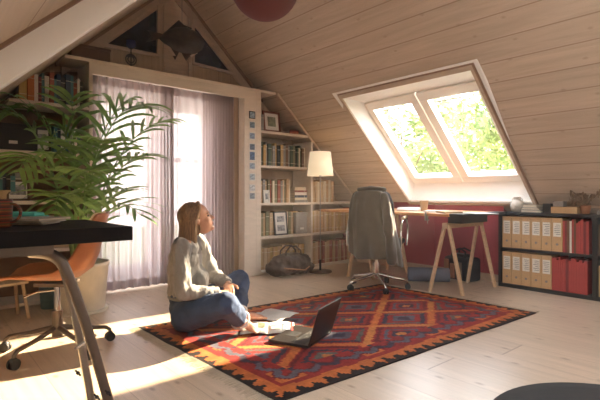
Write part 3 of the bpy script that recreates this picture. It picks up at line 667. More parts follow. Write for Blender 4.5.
# ================================================================== rug
def rug():
    P = [Vector((1.235, 1.60, 0)), Vector((3.70, 1.50, 0)), Vector((3.655, 3.02, 0)), Vector((1.19, 3.13, 0))]
    t = thing('kilim_rug', (2.45, 2.32, 0), 'red and orange patterned kilim rug with fringed ends on the floor', 'rug')
    nx, ny = 176, 112; v = []; cols = []; LL, WW = 2.47, 1.52
    BLK = (.022,.014,.012); ORG = (.46,.13,.035); RED = (.25,.026,.022); DRD = (.13,.018,.02); NVY = (.045,.035,.05); SLT = (.10,.09,.11); AMB = (.46,.17,.045); TEA = (.10,.095,.08)
    def col(s, t_):
        s = min(LL-.001, max(.001, s+.012*noise.noise(Vector((s*30, t_*9, 1))))); t_ = min(WW-.001, max(.001, t_+.010*noise.noise(Vector((s*9, t_*30, 5)))))
        bs = min(s, LL-s); bt = min(t_, WW-t_); b = min(bs, bt); al = t_ if bs < bt else s
        if b < .022: return BLK
        tri = abs(((al/.088) % 1)-.5)*2; tri = floor(tri*5)/5
        if b < .022+.065*tri: return BLK
        if b < .115: return ORG
        if b < .145: return RED
        if b < .28:
            k = al/.15; q = abs((k % 1)-.5)*2; zz = .185+.05*floor(q*4)/4; 
            if abs(b-zz) < .020: return SLT if int(k) % 3 else NVY
            if abs(b-zz) < .030: return DRD
            if q > .8 and b > .20: return NVY
            return ORG if (int(k) % 4 == 1 and b < .2) else RED
        a = (s-LL/2)/.66+.5; c = (t_-WW/2)/.46+.5; fa = abs((a % 1)-.5); fc = abs((c % 1)-.5); r = fa+fc
        odd = (floor(a)+floor(c)) % 2
        if abs(r-.5) < .065: return AMB if odd else ORG
        if r < .07: return AMB
        if r < .15: return NVY if odd else TEA
        if r < .21: return RED
        if r < .27: return SLT if odd else NVY
        if r < .34: return RED
        if r < .40: return DRD
        if r > .90: return NVY
        if r > .80: return SLT
        if r > .70: return RED
        if r > .62: return TEA if odd else NVY
        return RED
    r = random.Random(3)
    for j in range(ny+1):
        for i in range(nx+1):
            a, b = i/nx, j/ny; p = P[0]*(1-a)*(1-b)+P[1]*a*(1-b)+P[2]*a*b+P[3]*(1-a)*b
            p = p+Vector((0, 0, .007+.0025*noise.noise(p*2.2))); 
            if i in (0, nx): p.x += .006*noise.noise(Vector((0, b*9, i)))
            if j in (0, ny): p.y += .008*noise.noise(Vector((a*7, 3, j)))
            v.append(p)
    fs = [(j*(nx+1)+i, j*(nx+1)+i+1, (j+1)*(nx+1)+i+1, (j+1)*(nx+1)+i) for j in range(ny) for i in range(nx)]
    mb = MB().add(v, fs, 0, False)
    # edge skirt down to the floor
    rim = [i for i in range(nx+1)]+[j*(nx+1)+nx for j in range(1, ny+1)]+[ny*(nx+1)+i for i in range(nx-1, -1, -1)]+[j*(nx+1) for j in range(ny-1, 0, -1)]
    vv = [v[k] for k in rim]+[Vector((v[k].x, v[k].y, .001)) for k in rim]; n = len(rim); mb.add(vv, [(i, i+n, (i+1) % n+n, (i+1) % n) for i in range(n)])
    m, nt, bs = newmat('kilim_weave'); at_ = N(nt, 'ShaderNodeAttribute'); at_.attribute_name = 'yarn'
    hs = N(nt, 'ShaderNodeHueSaturation'); nz = N(nt, 'ShaderNodeTexNoise'); nz.inputs['Scale'].default_value = 14
    tc = N(nt, 'ShaderNodeTexCoord'); nt.links.new(tc.outputs['Object'], nz.inputs['Vector'])
    ma = N(nt, 'ShaderNodeMath', op='MULTIPLY_ADD'); ma.inputs[1].default_value = .9; ma.inputs[2].default_value = .55; nt.links.new(nz.outputs[0], ma.inputs[0]); nt.links.new(ma.outputs[0], hs.inputs['Value'])
    nt.links.new(at_.outputs['Color'], hs.inputs['Color']); nt.links.new(hs.outputs[0], bs.inputs['Base Color']); bs.inputs['Roughness'].default_value = .9; bs.inputs['Specular IOR Level'].default_value = .2
    bw = N(nt, 'ShaderNodeTexNoise'); bw.inputs['Scale'].default_value = 260; nt.links.new(tc.outputs['Object'], bw.inputs['Vector']); bp = N(nt, 'ShaderNodeBump'); bp.inputs['Strength'].default_value = .4; bp.inputs['Distance'].default_value = .003
    nt.links.new(bw.outputs[0], bp.inputs['Height']); nt.links.new(bp.outputs[0], bs.inputs['Normal'])
    M['kilim'] = m
    o = mb.build('woven_field', 'kilim', t)
    ca = o.data.color_attributes.new('yarn', 'FLOAT_COLOR', 'CORNER'); dat = []
    for j in range(ny):
        for i in range(nx):
            k = col((i+.5)/nx*LL, (j+.5)/ny*WW); jt = 1+r.uniform(-.12, .12)
            dat += [k[0]*jt, k[1]*jt, k[2]*jt, 1]*4
    dat += [*BLK, 1]*(4*n); ca.data.foreach_set('color', dat)
    for (A, B, sg) in ((P[0], P[3], -1), (P[1], P[2], 1)):
        fr = MB()
        for i in range(230):
            a = A.lerp(B, i/229); ln = r.uniform(.04, .075); q = a+Vector((sg*ln, r.uniform(-.012, .012), .002)); mid = a.lerp(q, .5)+Vector((0,0,.004))
            fr.tube([a+Vector((-sg*.004, 0, .006)), mid, q], [.0016, .0016, .001], 4)
        fr.build('fringe', 'fringe', t)
M['fringe'] = mat('cream_cotton_fringe', (.55, .46, .34), .9)
rug()

# ================================================================== laptop
def laptop():
    o0 = at(308, 351, 2.70); o0.z = .011; u = Vector((.924, .382, 0)); v = Vector((-.382, .924, 0))
    t = thing('laptop', o0, 'open dark grey laptop standing on the rug', 'laptop', rz=math.atan2(u.y, u.x))
    W_, D_ = .35, .275
    MB().box(0, W_, 0, D_, 0, .016).build('base', 'lapbase', t, world=False, bevel=.004)
    kb = MB()
    for r_ in range(5):
        for c_ in range(14): kb.box(.03+c_*.0205, .047+c_*.0205, .035+r_*.019, .051+r_*.019, .0155, .0178)
    kb.build('keyboard', 'keys', t, world=False)
    MB().box(.12, .225, .15, .225, .0155, .0167).build('touchpad', 'keys', t, world=False)
    R = Matrix.Translation((0, 0, .016)) @ Matrix.Rotation(radians(17), 4, 'X')
    lid = MB().box(0, W_, -.006, .002, .004, .238, T=R).build('lid', 'lapbase', t, world=False, bevel=.003)
    MB().box(.012, W_-.012, .0021, .0028, .022, .228, T=R).build('screen', 'screen', lid, world=False)
    MB().cyl((.04, 0, .014), (W_-.04, 0, .014), .007).build('hinge', 'plastic', t, world=False)
laptop()
# papers
def sheetlike(name, c, w_, h_, rz, label, pic=False, curl=.012, cat='magazine'):
    t = thing(name, (c.x, c.y, .0115), label, cat, rz=rz)
    def page(x0, x1, nm, lift, m_):
        mb = MB(); n = 10; v = []
        for lay in (0, 1):
            for i in range(n+1):
                x = x0+(x1-x0)*i/n; s = abs(x-x1 if x0 < x1-1e-9 and x1 <= 0 else x-x0)/abs(x1-x0); zz = .002+lift*sin(pi*min(1, s*1.1))*.8+lay*.0025
                v.append((x, -h_/2, zz)); v.append((x, h_/2, zz+lift*.3))
        k = 2*(n+1); fs = []
        for i in range(n): fs += [(2*i, 2*i+1, 2*i+3, 2*i+2), (k+2*i, k+2*i+2, k+2*i+3, k+2*i+1), (2*i, 2*i+2, k+2*i+2, k+2*i), (2*i+1, k+2*i+1, k+2*i+3, 2*i+3)]
        fs += [(0, k, k+1, 1), (2*n, 2*n+1, k+2*n+1, k+2*n)]
        return mb.add(v, fs, 0, True).build(nm, m_, t, world=False)
    page(-w_/2, -.001, 'page', curl, 'paper'); page(.001, w_/2, 'page', curl*.8, 'paper')
    if pic:
        for (x0, x1, y0, y1, m_) in ((.02, .085, -.06, .05, 'photogrey'), (.10, .15, -.08, .08, 'photoblue'), (-.13, -.09, -.08, .0, 'ink'), (-.07, -.02, -.02, .09, 'photogreen'), (.155, .17, -.1, .1, 'redfolder')):
            MB().box(x0, x1, y0, y1, .0165, .0172).build('printed_picture', m_, t, world=False)
    return t
sheetlike('magazine', at(268, 330.5, 3.10), .36, .25, radians(-38), 'open magazine with colour pictures lying on the rug left of the laptop', True)
sheetlike('paper_sheets', at(275, 317.5, 3.44), .28, .26, radians(20), 'loose white paper sheets lying on the rug behind the magazine', False, cat='papers')

# ================================================================== seated person
def person():
    base = cam(-.72, 3.08, .009)
    Uv = cam(1,0,0); Dv = cam(0,1,0)
    def c(u, d, z): return cam(u, d, z)
    body = MB()
    pel = c(-.775, 3.13, .14); bel = c(-.79, 3.13, .27); wai = c(-.795, 3.13, .36); che = c(-.785, 3.13, .49); upc = c(-.77, 3.13, .575); nkb = c(-.76, 3.13, .625)
    hd = c(-.705, 3.13, .757); nkt = c(-.735, 3.13, .70)
    fw = (Uv*.97+Dv*.24).normalized(); tilt = radians(19)
    fwd = (fw*cos(tilt)+Vector((0,0,1))*sin(tilt)).normalized(); left = Vector((0,0,1)).cross(fw).normalized(); up = fwd.cross(left).normalized()
    RB = Matrix((fw, left, Vector((0,0,1)))).transposed(); RH = Matrix((fwd, left, up)).transposed()
    body.ball(pel, (.11, .155, .11), 18, R=RB); body.ball(bel, (.095, .135, .10), 18, R=RB); body.ball(wai, (.085, .12, .10), 18, R=RB); body.ball(che, (.095, .14, .11), 18, R=RB); body.ball(upc, (.075, .16, .07), 18, R=RB)
    body.limb(nkb, nkt, .052, .047); body.limb(nkt, hd+up*-.03-fwd*.03, .047, .05)
    shR = c(-.775, 2.965, .585); elR = c(-.735, 2.86, .31); wrR = c(-.545, 2.98, .285)
    shL = c(-.735, 3.29, .585); elL = c(-.655, 3.38, .33); wrL = c(-.505, 3.17, .305)
    body.chain([(shR, .05), (elR, .038), (wrR, .026)]); body.chain([(shL, .05), (elL, .038), (wrL, .026)])
    # hands: palm, four unequal fingers with bends, thumb from the side
    def hand(w, dirv, side, curl):
        dirv = dirv.normalized(); sd = (side-dirv*side.dot(dirv)).normalized(); nd = dirv.cross(sd).normalized()
        if nd.z < 0: nd = -nd
        pc = w+dirv*.05; R = Matrix((dirv, sd, nd)).transposed(); body.ball(pc, (.05, .038, .015), 14, R=R)
        for i, (off, ln) in enumerate(((-.027, .062), (-.009, .074), (.009, .070), (.027, .054))):
            p = pc+dirv*.035+sd*off; a = dirv.copy(); pts = [(p, .0088)]; ang = 0
            for k, fr_ in enumerate((.45, .32, .23)):
                ang += curl*(1+.3*k); a = dirv*cos(ang)-nd*sin(ang); p = p+a*ln*fr_*1.15; pts.append((p, .0084-.0008*k))
            body.chain(pts, 8)
        tp = pc-dirv*.022-sd*.03; t1 = tp+(dirv*.6-sd*.75-nd*.15).normalized()*.034; t2 = t1+(dirv*.9-sd*.2-nd*.3).normalized()*.027
        body.chain([(tp, .013), (t1, .0105), (t2, .009)], 8)
    hand(wrR, c(.09, .07, -.02)-c(0,0,0)+Vector((0,0,0)), Dv*-1+Uv*.2, .35)
    hand(wrL, (Uv*.25-Dv*.95-Vector((0,0,.15))), Uv*-1, .4)
    # legs
    hpR = c(-.755, 3.02, .125); knR = c(-.465, 2.83, .245); anR = c(-.385, 3.03, .078)
    hpL = c(-.71, 3.24, .13); knL = c(-.455, 3.42, .285); anL = c(-.43, 3.20, .075)
    body.chain([(hpR, .085), (knR, .058), (anR, .036)]); body.chain([(hpL, .085), (knL, .056), (anL, .036)])
    def foot(a, toe, w):
        toe = Vector(toe); d_ = (toe-a); dn = d_.normalized(); sd = Vector((0,0,1)).cross(dn).normalized()
        hl = a-dn*.03-Vector((0,0,.02)); body.ball(hl, .032, 12); mid = a.lerp(toe, .5); mid.z = a.z*.5+toe.z*.5+.0
        R = Matrix((dn, sd, dn.cross(sd))).transposed(); body.ball(mid, (.085, .032, .028), 14, R=R); body.ball(a.lerp(toe, .8), (.05, .04, .02), 14, R=R)
        for k, (o_, r_, l_) in enumerate(((-.03, .011, .02), (-.014, .009, .024), (0, .009, .022), (.013, .008, .018), (.025, .008, .012))):
            p = a.lerp(toe, .92)+sd*o_; body.limb(p, p+dn*(l_+.01), r_, r_*.9, 8)
    foot(anR, c(-.295, 3.00, .035), 0); foot(anL, c(-.27, 3.29, .04), 0)
    # head
    H = lambda x, y, z: hd+fwd*x+left*y+up*z
    body.ball(H(-.012, 0, .03), (.098, .076, .088), 24, R=RH); body.ball(H(.025, 0, -.03), (.066, .060, .085), 20, R=RH)
    body.ball(H(.066, 0, -.088), (.024, .026, .020), 12, R=RH)
    body.ball(H(.03, 0, -.072), (.050, .048, .030), 14, R=RH)      # jaw
    body.ball(H(.074, 0, .022), (.017, .045, .013), 12, R=RH)       # brow
    body.limb(H(.082, 0, .005), H(.104, 0, -.026), .008, .0115, 10); body.ball(H(.094, .010, -.028), .008, 8); body.ball(H(.094, -.010, -.028), .008, 8)
    body.ball(H(.082, 0, -.051), (.012, .022, .009), 10, R=RH); body.ball(H(.080, 0, -.063), (.012, .019, .008), 10, R=RH)
    for s in (-1, 1):
        body.ball(H(.055, s*.036, -.022), (.026, .022, .024), 12, R=RH)
        body.ball(H(-.006, s*.076, -.012), (.016, .008, .028), 12, R=RH)
    o = body.build('person', 'skin', off=base); o.location = base
    fuse(o, .0052, 3, .5)
    tag(o, 'person in pale linen shirt and blue jeans sitting cross-legged on the rug, looking up', 'person')
    # hair: bob, parted, tucked behind the ear
    hr = MB(); hr.ball(H(-.032, 0, .036), (.096, .087, .095), 24, R=RH); hr.ball(H(-.055, 0, -.02), (.078, .089, .09), 20, R=RH)
    dn = Vector((0,0,-1))
    for i in range(40):
        a = radians(96+168*i/39); st = H(-.012+.092*cos(a), .084*sin(a), .0); ln = .172+.01*noise.noise(Vector((i*.7, 0, 0)))
        back = -cos(a); ctr = st+dn*ln*.55-fw*.010*back; e = st+dn*ln-fw*.000+(left*sin(a))*.004
        hr.chain([(st, .020), (ctr, .021), (e, .013)], 8)
    for s in (-1, 1):
        hr.chain([(H(.040, s*.035, .104), .016), (H(.034, s*.066, .066), .013), (H(.004, s*.080, .025), .012), (H(-.035, s*.083, -.03), .018)], 8)
    h = hr.build('hair', 'hair', o); fuse(h, .0065, 4, .5); ripple(h, .004, 42, (1, 1, .12))
    for s in (-1, 1):
        e = MB().ball(H(.073, s*.031, .0), (.008, .0125, .007), 12, R=RH).build('eye', 'eye', o)
        MB().tube([H(.073, s*.048, .018), H(.084, s*.032, .024), H(.088, s*.014, .019)], .0028, 6).build('eyebrow', 'hair', o)
    MB().ball(H(.087, 0, -.0555), (.008, .018, .009), 12, R=RH).build('lips', 'lips', o)
    # shirt
    s_ = MB()
    for (p, r) in ((c(-.785, 3.13, .285), (.120, .155, .06)), (bel, (.118, .150, .08)), (wai, (.115, .148, .11)), (che, (.110, .150, .12)), (upc, (.090, .170, .070)), (c(-.79, 3.13, .42), (.117, .145, .11))): s_.ball(p, r, 20, R=RB)
    s_.ball(c(-.70, 3.12, .33), (.075, .11, .10), 16, R=RB)
    s_.chain([(shR, .060), (shR.lerp(elR, .5), .054), (elR+Vector((0,0,.0)), .052), (elR.lerp(wrR, .55), .047), (wrR-(wrR-elR).normalized()*.012, .034)])
    s_.chain([(shL, .066), (shL.lerp(elL, .5), .060), (elL, .058), (elL.lerp(wrL, .55), .047), (wrL-(wrL-elL).normalized()*.012, .034)])
    s_.limb(nkb-Vector((0,0,.03)), nkb+Vector((0,0,.012))-fw*.01, .085, .060)
    sh = s_.build('shirt', 'shirt', o); fuse(sh, .008, 4, .5); ripple(sh, .012, 13, (1.6, 1.6, .55)); ripple(sh, .004, 34, (1.4, 1.4, .6), 4)
    cl = MB()
    for s in (-1, 1): cl.chain([(nkb+Vector((0,0,.03))-fw*.05+left*s*.01, .012), (nkb+Vector((0,0,.028))+left*s*.055, .013), (nkb-Vector((0,0,.02))+fw*.06+left*s*.03, .013), (nkb-Vector((0,0,.075))+fw*.085+left*s*.012, .009)], 8)
    cf = cl.build('collar', 'shirt', sh)
    for (a_, b_) in ((elR, wrR), (elL, wrL)):
        d_ = (b_-a_).normalized(); MB().cyl(b_-d_*.03, b_+d_*.004, .036, .035, 18).build('cuff', 'shirt', sh)
    hm = MB().tube([c(-.785, 3.13, .232)+fw*(.113*cos(a))+left*(.148*sin(a)) for a in [2*pi*k/32 for k in range(32)]], .010, 8, closed=True); hm.build('hem', 'shirt', sh)
    # jeans
    j = MB(); j.ball(pel, (.122, .165, .125), 20, R=RB); j.ball(c(-.80, 3.13, .235), (.105, .140, .10), 18, R=RB)
    j.chain([(hpR, .108), (hpR.lerp(knR, .5), .096), (knR, .080), (knR.lerp(anR, .45), .066), (knR.lerp(anR, .68), .064)])
    j.chain([(hpL, .108), (hpL.lerp(knL, .5), .094), (knL, .076), (knL.lerp(anL, .45), .064), (knL.lerp(anL, .72), .060)])
    jn = j.build('jeans', 'jeans', o); fuse(jn, .008, 4, .5); ripple(jn, .008, 14, (1, 1, 1), 2); ripple(jn, .003, 40, (1, 1, 1), 9)
    for v in jn.data.vertices:
        w = v.co.z+base.z
        if w < .012: v.co.z = .012-base.z
    for (k, a, rr) in ((knR, anR, .066), (knL, anL, .060)):
        d_ = (a-k).normalized(); p0 = k.lerp(a, .70)+d_*.045; b1 = d_.orthogonal().normalized(); b2 = d_.cross(b1); fy = MB(); rg = random.Random(5)
        fy.tube([p0+(b1*cos(q)+b2*sin(q))*rr*.93 for q in [2*pi*i/24 for i in range(24)]], .007, 6, closed=True)
        for i in range(90):
            q = 2*pi*i/90; s0 = p0+(b1*cos(q)+b2*sin(q))*rr*.95; fy.tube([s0, s0+d_*rg.uniform(.008, .022)+(b1*cos(q)+b2*sin(q))*rg.uniform(0, .008)], .0016, 4)
        fy.build('frayed_hem', 'fray', jn)
person()

# ================================================================== potted palm
def palm():
    bx, by = 1.03, 3.90; base = Vector((bx, by, 0)); bd = bx*ST+by*CT
    t = thing('potted_palm', base, 'tall arching palm in a cream pot standing before the curtain', 'plant')
    MB().lathe([(.165, 0), (.175, .01), (.205, .36), (.213, .365), (.213, .39), (.196, .39), (.19, .33), (.02, .325)], base, 40).build('pot', 'pot', t)
    MB().lathe([(.20, .0), (.205, .006), (.20, .02)], (bx, by, .0), 32).build('saucer', 'pot', t)
    MB().lathe([(.192, .32), (.192, .34), (.1, .352), (.01, .355)], base, 28).build('soil', 'soil', t)
    r = random.Random(21)
    def frond(b, p1, p2, ln, n, droop, start=.3, wid=.0155):
        pts = []; K = 26
        for i in range(K+1):
            s = i/K; pts.append(b*(1-s)**2+p1*2*s*(1-s)+p2*s*s)
        fo = MB(); fo.tube(pts, [.008*(1-.75*i/K) for i in range(K+1)], 6)
        st = fo.build('frond', ['palm', 'palmstem'], t); lf = MB(); n = int(n*.8); ln *= 1.2
        for i in range(n):
            s = start+(1-start)*i/(n-1); q = s*K; k = min(K-1, int(q)); p = pts[k].lerp(pts[k+1], q-k); tg = (pts[k+1]-pts[k]).normalized()
            sd = tg.cross(Vector((0,0,1))); sd = sd.normalized() if sd.length > .05 else Vector((1,0,0)); un = sd.cross(tg)
            L_ = ln*(.45+.55*sin(pi*min(1, (s-start)/(1-start)*.85+.12)))*(.9+.2*r.random())
            for sg in (-1, 1):
                if i == n-1 and sg == 1: continue
                dirv = (sd*sg*.75+tg*(.55+.5*(s-start))+un*.22).normalized(); vs = []; c0 = p.copy(); dv = dirv.copy(); m_ = 6
                for a in range(m_+1):
                    w = wid*(.35+.65*sin(pi*min(1, .15+a/m_*.85)))*(1 if a < m_ else .05)
                    wd = dv.cross(un); wd = wd.normalized() if wd.length > 1e-3 else sd
                    vs += [c0-wd*w+un*.003, c0, c0+wd*w+un*.003]
                    dv = (dv+Vector((0,0,-1))*droop*(.10+.16*a/m_)).normalized(); c0 = c0+dv*L_/m_
                lf.add(vs, [(3*a, 3*a+1, 3*a+4, 3*a+3) for a in range(m_)]+[(3*a+1, 3*a+2, 3*a+5, 3*a+4) for a in range(m_)], 0, True)
        lf.build('leaflets', 'palm', st)
    zb = .34
    spec = [ # tip px, tip py, mid px, mid py, depth tip, length, n, droop
        (152, 108, 98, 84, 3.35, .34, 14, .9), (128, 100, 92, 120, 3.7, .27, 12, .8),
        (168, 120, 108, 130, 3.5, .26, 13, .8), (150, 155, 110, 150, 3.4, .24, 12, .9), (140, 215, 108, 178, 3.35, .26, 11, .6),
        (128, 190, 100, 190, 3.5, .24, 11, .7), (6, 112, 56, 80, 3.4, .34, 14, 1.1), (-10, 118, 46, 92, 3.5, .26, 12, .9),
        (20, 168, 46, 120, 2.95, .34, 14, 1.3), (2, 118, 40, 92, 3.5, .26, 11, 1.0), (66, 100, 74, 110, 3.95, .26, 12, .9),
        (55, 215, 60, 160, 3.2, .26, 12, .9), (105, 140, 92, 140, 3.1, .30, 13, 1.0), (75, 150, 76, 130, 3.2, .30, 13, 1.0), (88, 175, 84, 150, 3.1, .24, 12, .9), (60, 130, 72, 120, 3.5, .28, 13, .9)]
    for (tx, ty, mx, my, dd, ln, n, dr) in spec:
        b = base+Vector((r.uniform(-.05, .05), r.uniform(-.05, .05), zb)); p2 = at(tx, ty, dd); mid = at(mx, my, (bd+dd)/2)
        for q in (p2, mid):
            q.y = min(q.y, 4.16 if q.x < 1.3 else 4.25)
        frond(b, mid, p2, ln, n, dr)
    for i in range(7):
        a = 2*pi*i/7; b = base+Vector((cos(a)*.05, sin(a)*.05, zb)); MB().tube([b, b+Vector((cos(a)*.03, sin(a)*.03, .2)), b+Vector((cos(a)*.02, sin(a)*.02, .42))], [.014, .011, .006], 7).build('stalk', 'palmstem', t)
palm()

# ================================================================== left desk and what is on it
DZ = .795
def left_desk():
    nr = cam((133-300)/FPX*1.9, 1.9, 0); t = thing('desk', (nr.x-.7, nr.y+.35, 0), 'black topped desk on bent steel legs at the left edge', 'desk')
    MB().box(nr.x-1.30, nr.x, nr.y, nr.y+.68, DZ-.058, DZ).build('desktop', 'desk', t, bevel=.003)
    MB().box(nr.x-1.2, nr.x-.28, nr.y+.08, nr.y+.6, DZ-.10, DZ-.058).build('under_frame', 'dsteel', t)
    def leg(pts, r, m_, nm='leg'): return MB().tube(pts, r, 12).build(nm, m_, t)
    def smooth(ps, n=8):
        out = []
        for i in range(len(ps)-1):
            p0 = ps[max(0, i-1)]; p1 = ps[i]; p2 = ps[i+1]; p3 = ps[min(len(ps)-1, i+2)]
            for k in range(n):
                s = k/n; out.append(.5*((2*p1)+(p2-p0)*s+(2*p0-5*p1+4*p2-p3)*s*s+(3*p1-p0-3*p2+p3)*s**3))
        out.append(ps[-1]); return out
    A = [at(18, 251, 1.80), at(42, 252, 1.80), at(58, 258, 1.81), at(68, 275, 1.82), at(86, 325, 1.85), at(113, 415, 1.90)]; A[-1].z = .004
    B = [at(30, 254, 2.02), at(48, 256, 2.01), at(60, 264, 2.0), at(67, 282, 2.0), at(78, 330, 1.98), at(93, 408, 1.97)]; B[-1].z = .004
    la = leg(smooth(A), .020, 'dsteel'); lb = leg(smooth(B), .017, 'steel')
    MB().cyl(at(80, 346, 1.86)-cam(.004, .03, 0), at(80, 346, 1.86)+cam(.0, .14, 0), .006).build('cross_pin', 'steel', la)
    def wing(p):
        w = MB().ball(p, .008, 10); w.tube([p+Vector((0,0,0)), p+cam(-.012, 0, .012)], .004, 6); w.tube([p, p+cam(.012, 0, -.012)], .004, 6); return w
    wing(at(97, 397, 1.86)).build('wing_nut', 'iron', la); wing(at(108, 393, 1.87)).build('wing_nut', 'iron', la); wing(at(78, 373, 1.93)).build('wing_nut', 'iron', lb)
    sh = Vector((-.85, 0, 0))
    for (P_, r_, m_) in ((A, .020, 'dsteel'), (B, .017, 'steel')): leg([p+sh for p in smooth(P_)], r_, m_)
    return nr
nr = left_desk()
p = at(0, 217, 1.86); p.z = DZ
t = thing('mug', p, 'striped brown and red mug with a handle on the black desk', 'mug')
mb = MB().lathe([(.040, 0), (.043, .004), (.045, .11), (.045, .113), (.041, .113), (.039, .02), (.002, .012)], (0,0,0), 32); mb.build('cup', 'mug', t, world=False)
R_ = cam(1, 0, 0); pts = [R_*(.042+.042*sin(a))+Vector((0,0,.058-.038*cos(a))) for a in [pi*k/12 for k in range(13)]]
MB().tube(pts, .006, 8).build('handle', 'mug', t, world=False)
# magazines
zz = DZ+.001
for i, (px, d_, rz, w_, l_, mm, lb) in enumerate(((20, 2.02, .15, .27, .20, 'lapbase', 'dark covered magazine, bottom of the pile on the black desk'), (24, 2.0, .0, .27, .20, 'paper', 'white covered magazine in the middle of the pile on the black desk'), (30, 1.99, -.2, .26, .19, 'boxgrey', 'grey covered magazine on top of the pile on the black desk'))):
    p = at(px, 222, d_); p.z = zz; th = .010
    t = thing('magazine', p, lb, 'magazine', 'magazines piled on the black desk', rz=-TH+rz)
    MB().box(-w_/2, w_/2, -l_/2, l_/2, 0, .0015).build('cover', mm, t, world=False); MB().box(-w_/2+.003, w_/2-.002, -l_/2+.002, l_/2-.002, .0015, th-.0015).build('pages', 'pages', t, world=False)
    MB().box(-w_/2, w_/2, -l_/2, l_/2, th-.0015, th).build('cover', mm, t, world=False); zz += th+.001
p = at(24, 214, 2.11); p.z = DZ+.001
cm = MB().box(-.09, .09, -.06, .06, 0, .015); cm.box(-.085, .088, -.058, .058, .016, .031); cm.box(-.09, .07, -.055, .05, .032, .05)
o = cm.build('folded_cloth', 'teal', world=False, bevel=.006); o.location = p; o.rotation_euler = (0,0,-TH+.1)
bake(o, [('SUBSURF', dict(levels=2, render_levels=2, subdivision_type='SIMPLE'))]); ripple(o, .006, 30)
tag(o, 'folded turquoise cloth on the black desk behind the mug', 'cloth')
# straw basket
t = bpy.data.objects['basket']; 
bk_ = MB(); bk_.lathe([(.05, 0), (.07, .004), (.085, .07), (.09, .075), (.09, .085), (.078, .083), (.05, .01)], (0,0,0), 28); bk_.build('bowl', 'basket', t, world=False)
MB().tube([(.085*cos(a), 0, .08+.07*sin(a)) for a in [pi*k/14 for k in range(15)]], .005, 6).build('handle', 'basket', t, world=False)

# ================================================================== swivel chairs
def star_base(t, r, ang0, m_, hub=.07, legz=.10):
    for k in range(5):
        a = ang0+2*pi*k/5; d_ = Vector((cos(a), sin(a), 0)); e = d_*r
        lg = MB().tube([d_*.02+Vector((0,0,legz+.04)), d_*r*.5+Vector((0,0,legz+.01)), e*.92+Vector((0,0,legz-.01)), e+Vector((0,0,legz-.03)), e+Vector((0,0,.055))], [.016, .014, .012, .011, .009], 8).build('base_leg', m_, t, world=False)
        sd = Vector((-d_.y, d_.x, 0)); w = MB()
        for s in (-1, 1): w.cyl(e+sd*(s*.006)+Vector((0,0,.028)), e+sd*(s*.02)+Vector((0,0,.028)), .028, n=18)
        w.ball(e+Vector((0,0,.042)), (.022, .022, .022), 10); w.build('caster', 'plastic', lg, world=False)
c1 = cam(-1.44, 2.70, 0)
t = thing('swivel_chair', c1, 'tan leather swivel chair on a steel star base behind the black desk', 'chair')
star_base(t, .30, radians(-1.5), 'dsteel')
MB().cyl((0,0,.09), (0,0,.24), .030).build('column', 'dsteel', t, world=False); MB().cyl((0,0,.24), (0,0,.40), .018).build('gas_lift', 'chrome', t, world=False)
MB().tube([(0,0,.36), cam(-.10, -.03, .355), cam(-.16, -.06, .33)], .006, 8).build('lever', 'chrome', t, world=False)
MB().box(-.09, .09, -.09, .09, .395, .415, T=Matrix.Rotation(-TH, 4, 'Z')).build('seat_plate', 'dsteel', t, world=False)
def shell(t, name, prof, hw, th, m_, T):
    mb = MB(); n = 20; v = []
    for lay in (0, 1):
        for i, (x, z, wf, dish) in enumerate(prof):
            j0 = prof[max(0, i-1)]; j1 = prof[min(len(prof)-1, i+1)]; tx, tz = j1[0]-j0[0], j1[1]-j0[1]; L_ = math.hypot(tx, tz); nx_, nz_ = -tz/L_, tx/L_
            for j in range(n+1):
                s = -1+2*j/n; lift = dish*abs(s)**2.4
                v.append((x+nx_*(lift+lay*th), s*hw*wf, z+nz_*(lift+lay*th)))
    k = len(prof)*(n+1); w = n+1; fs = []
    for i in range(len(prof)-1):
        for j in range(n): fs += [(i*w+j, i*w+j+1, (i+1)*w+j+1, (i+1)*w+j), (k+i*w+j, k+(i+1)*w+j, k+(i+1)*w+j+1, k+i*w+j+1)]
        fs += [(i*w, (i+1)*w, k+(i+1)*w, k+i*w), (i*w+n, k+i*w+n, k+(i+1)*w+n, (i+1)*w+n)]
    e = len(prof)-1
    for j in range(n): fs += [(j, k+j, k+j+1, j+1), (e*w+j, e*w+j+1, k+e*w+j+1, k+e*w+j)]
    mb.add(v, fs, 0, True, T); return mb.build(name, m_, t, world=False)
# local x: towards the backrest
Tc = Matrix.Rotation(-TH+radians(14), 4, 'Z')
prof = [(-.27, .435, .75, .02), (-.22, .45, .9, .03), (-.10, .435, 1, .05), (.04, .425, 1, .07), (.13, .44, 1, .09), (.195, .49, 1, .10), (.225, .57, .96, .08), (.245, .66, .88, .06), (.265, .75, .76, .04), (.28, .80, .64, .03), (.282, .815, .52, .02)]
shell(t, 'seat_shell', prof, .27, .012, 'leather', Tc)
prof2 = [(x-.0145*(0 if i < 6 else 1), z+.0145*(1 if i < 6 else .0), w*.93, d_) for i, (x, z, w, d_) in enumerate(prof)]
prof3 = [(x-.02, z+.004, w*.985, d_) for (x, z, w, d_) in prof[8:]]
tag(shell(t, 'back_rim', prof3, .27, .006, 'leatheredge', Tc), 'pale woven rim of the backrest')

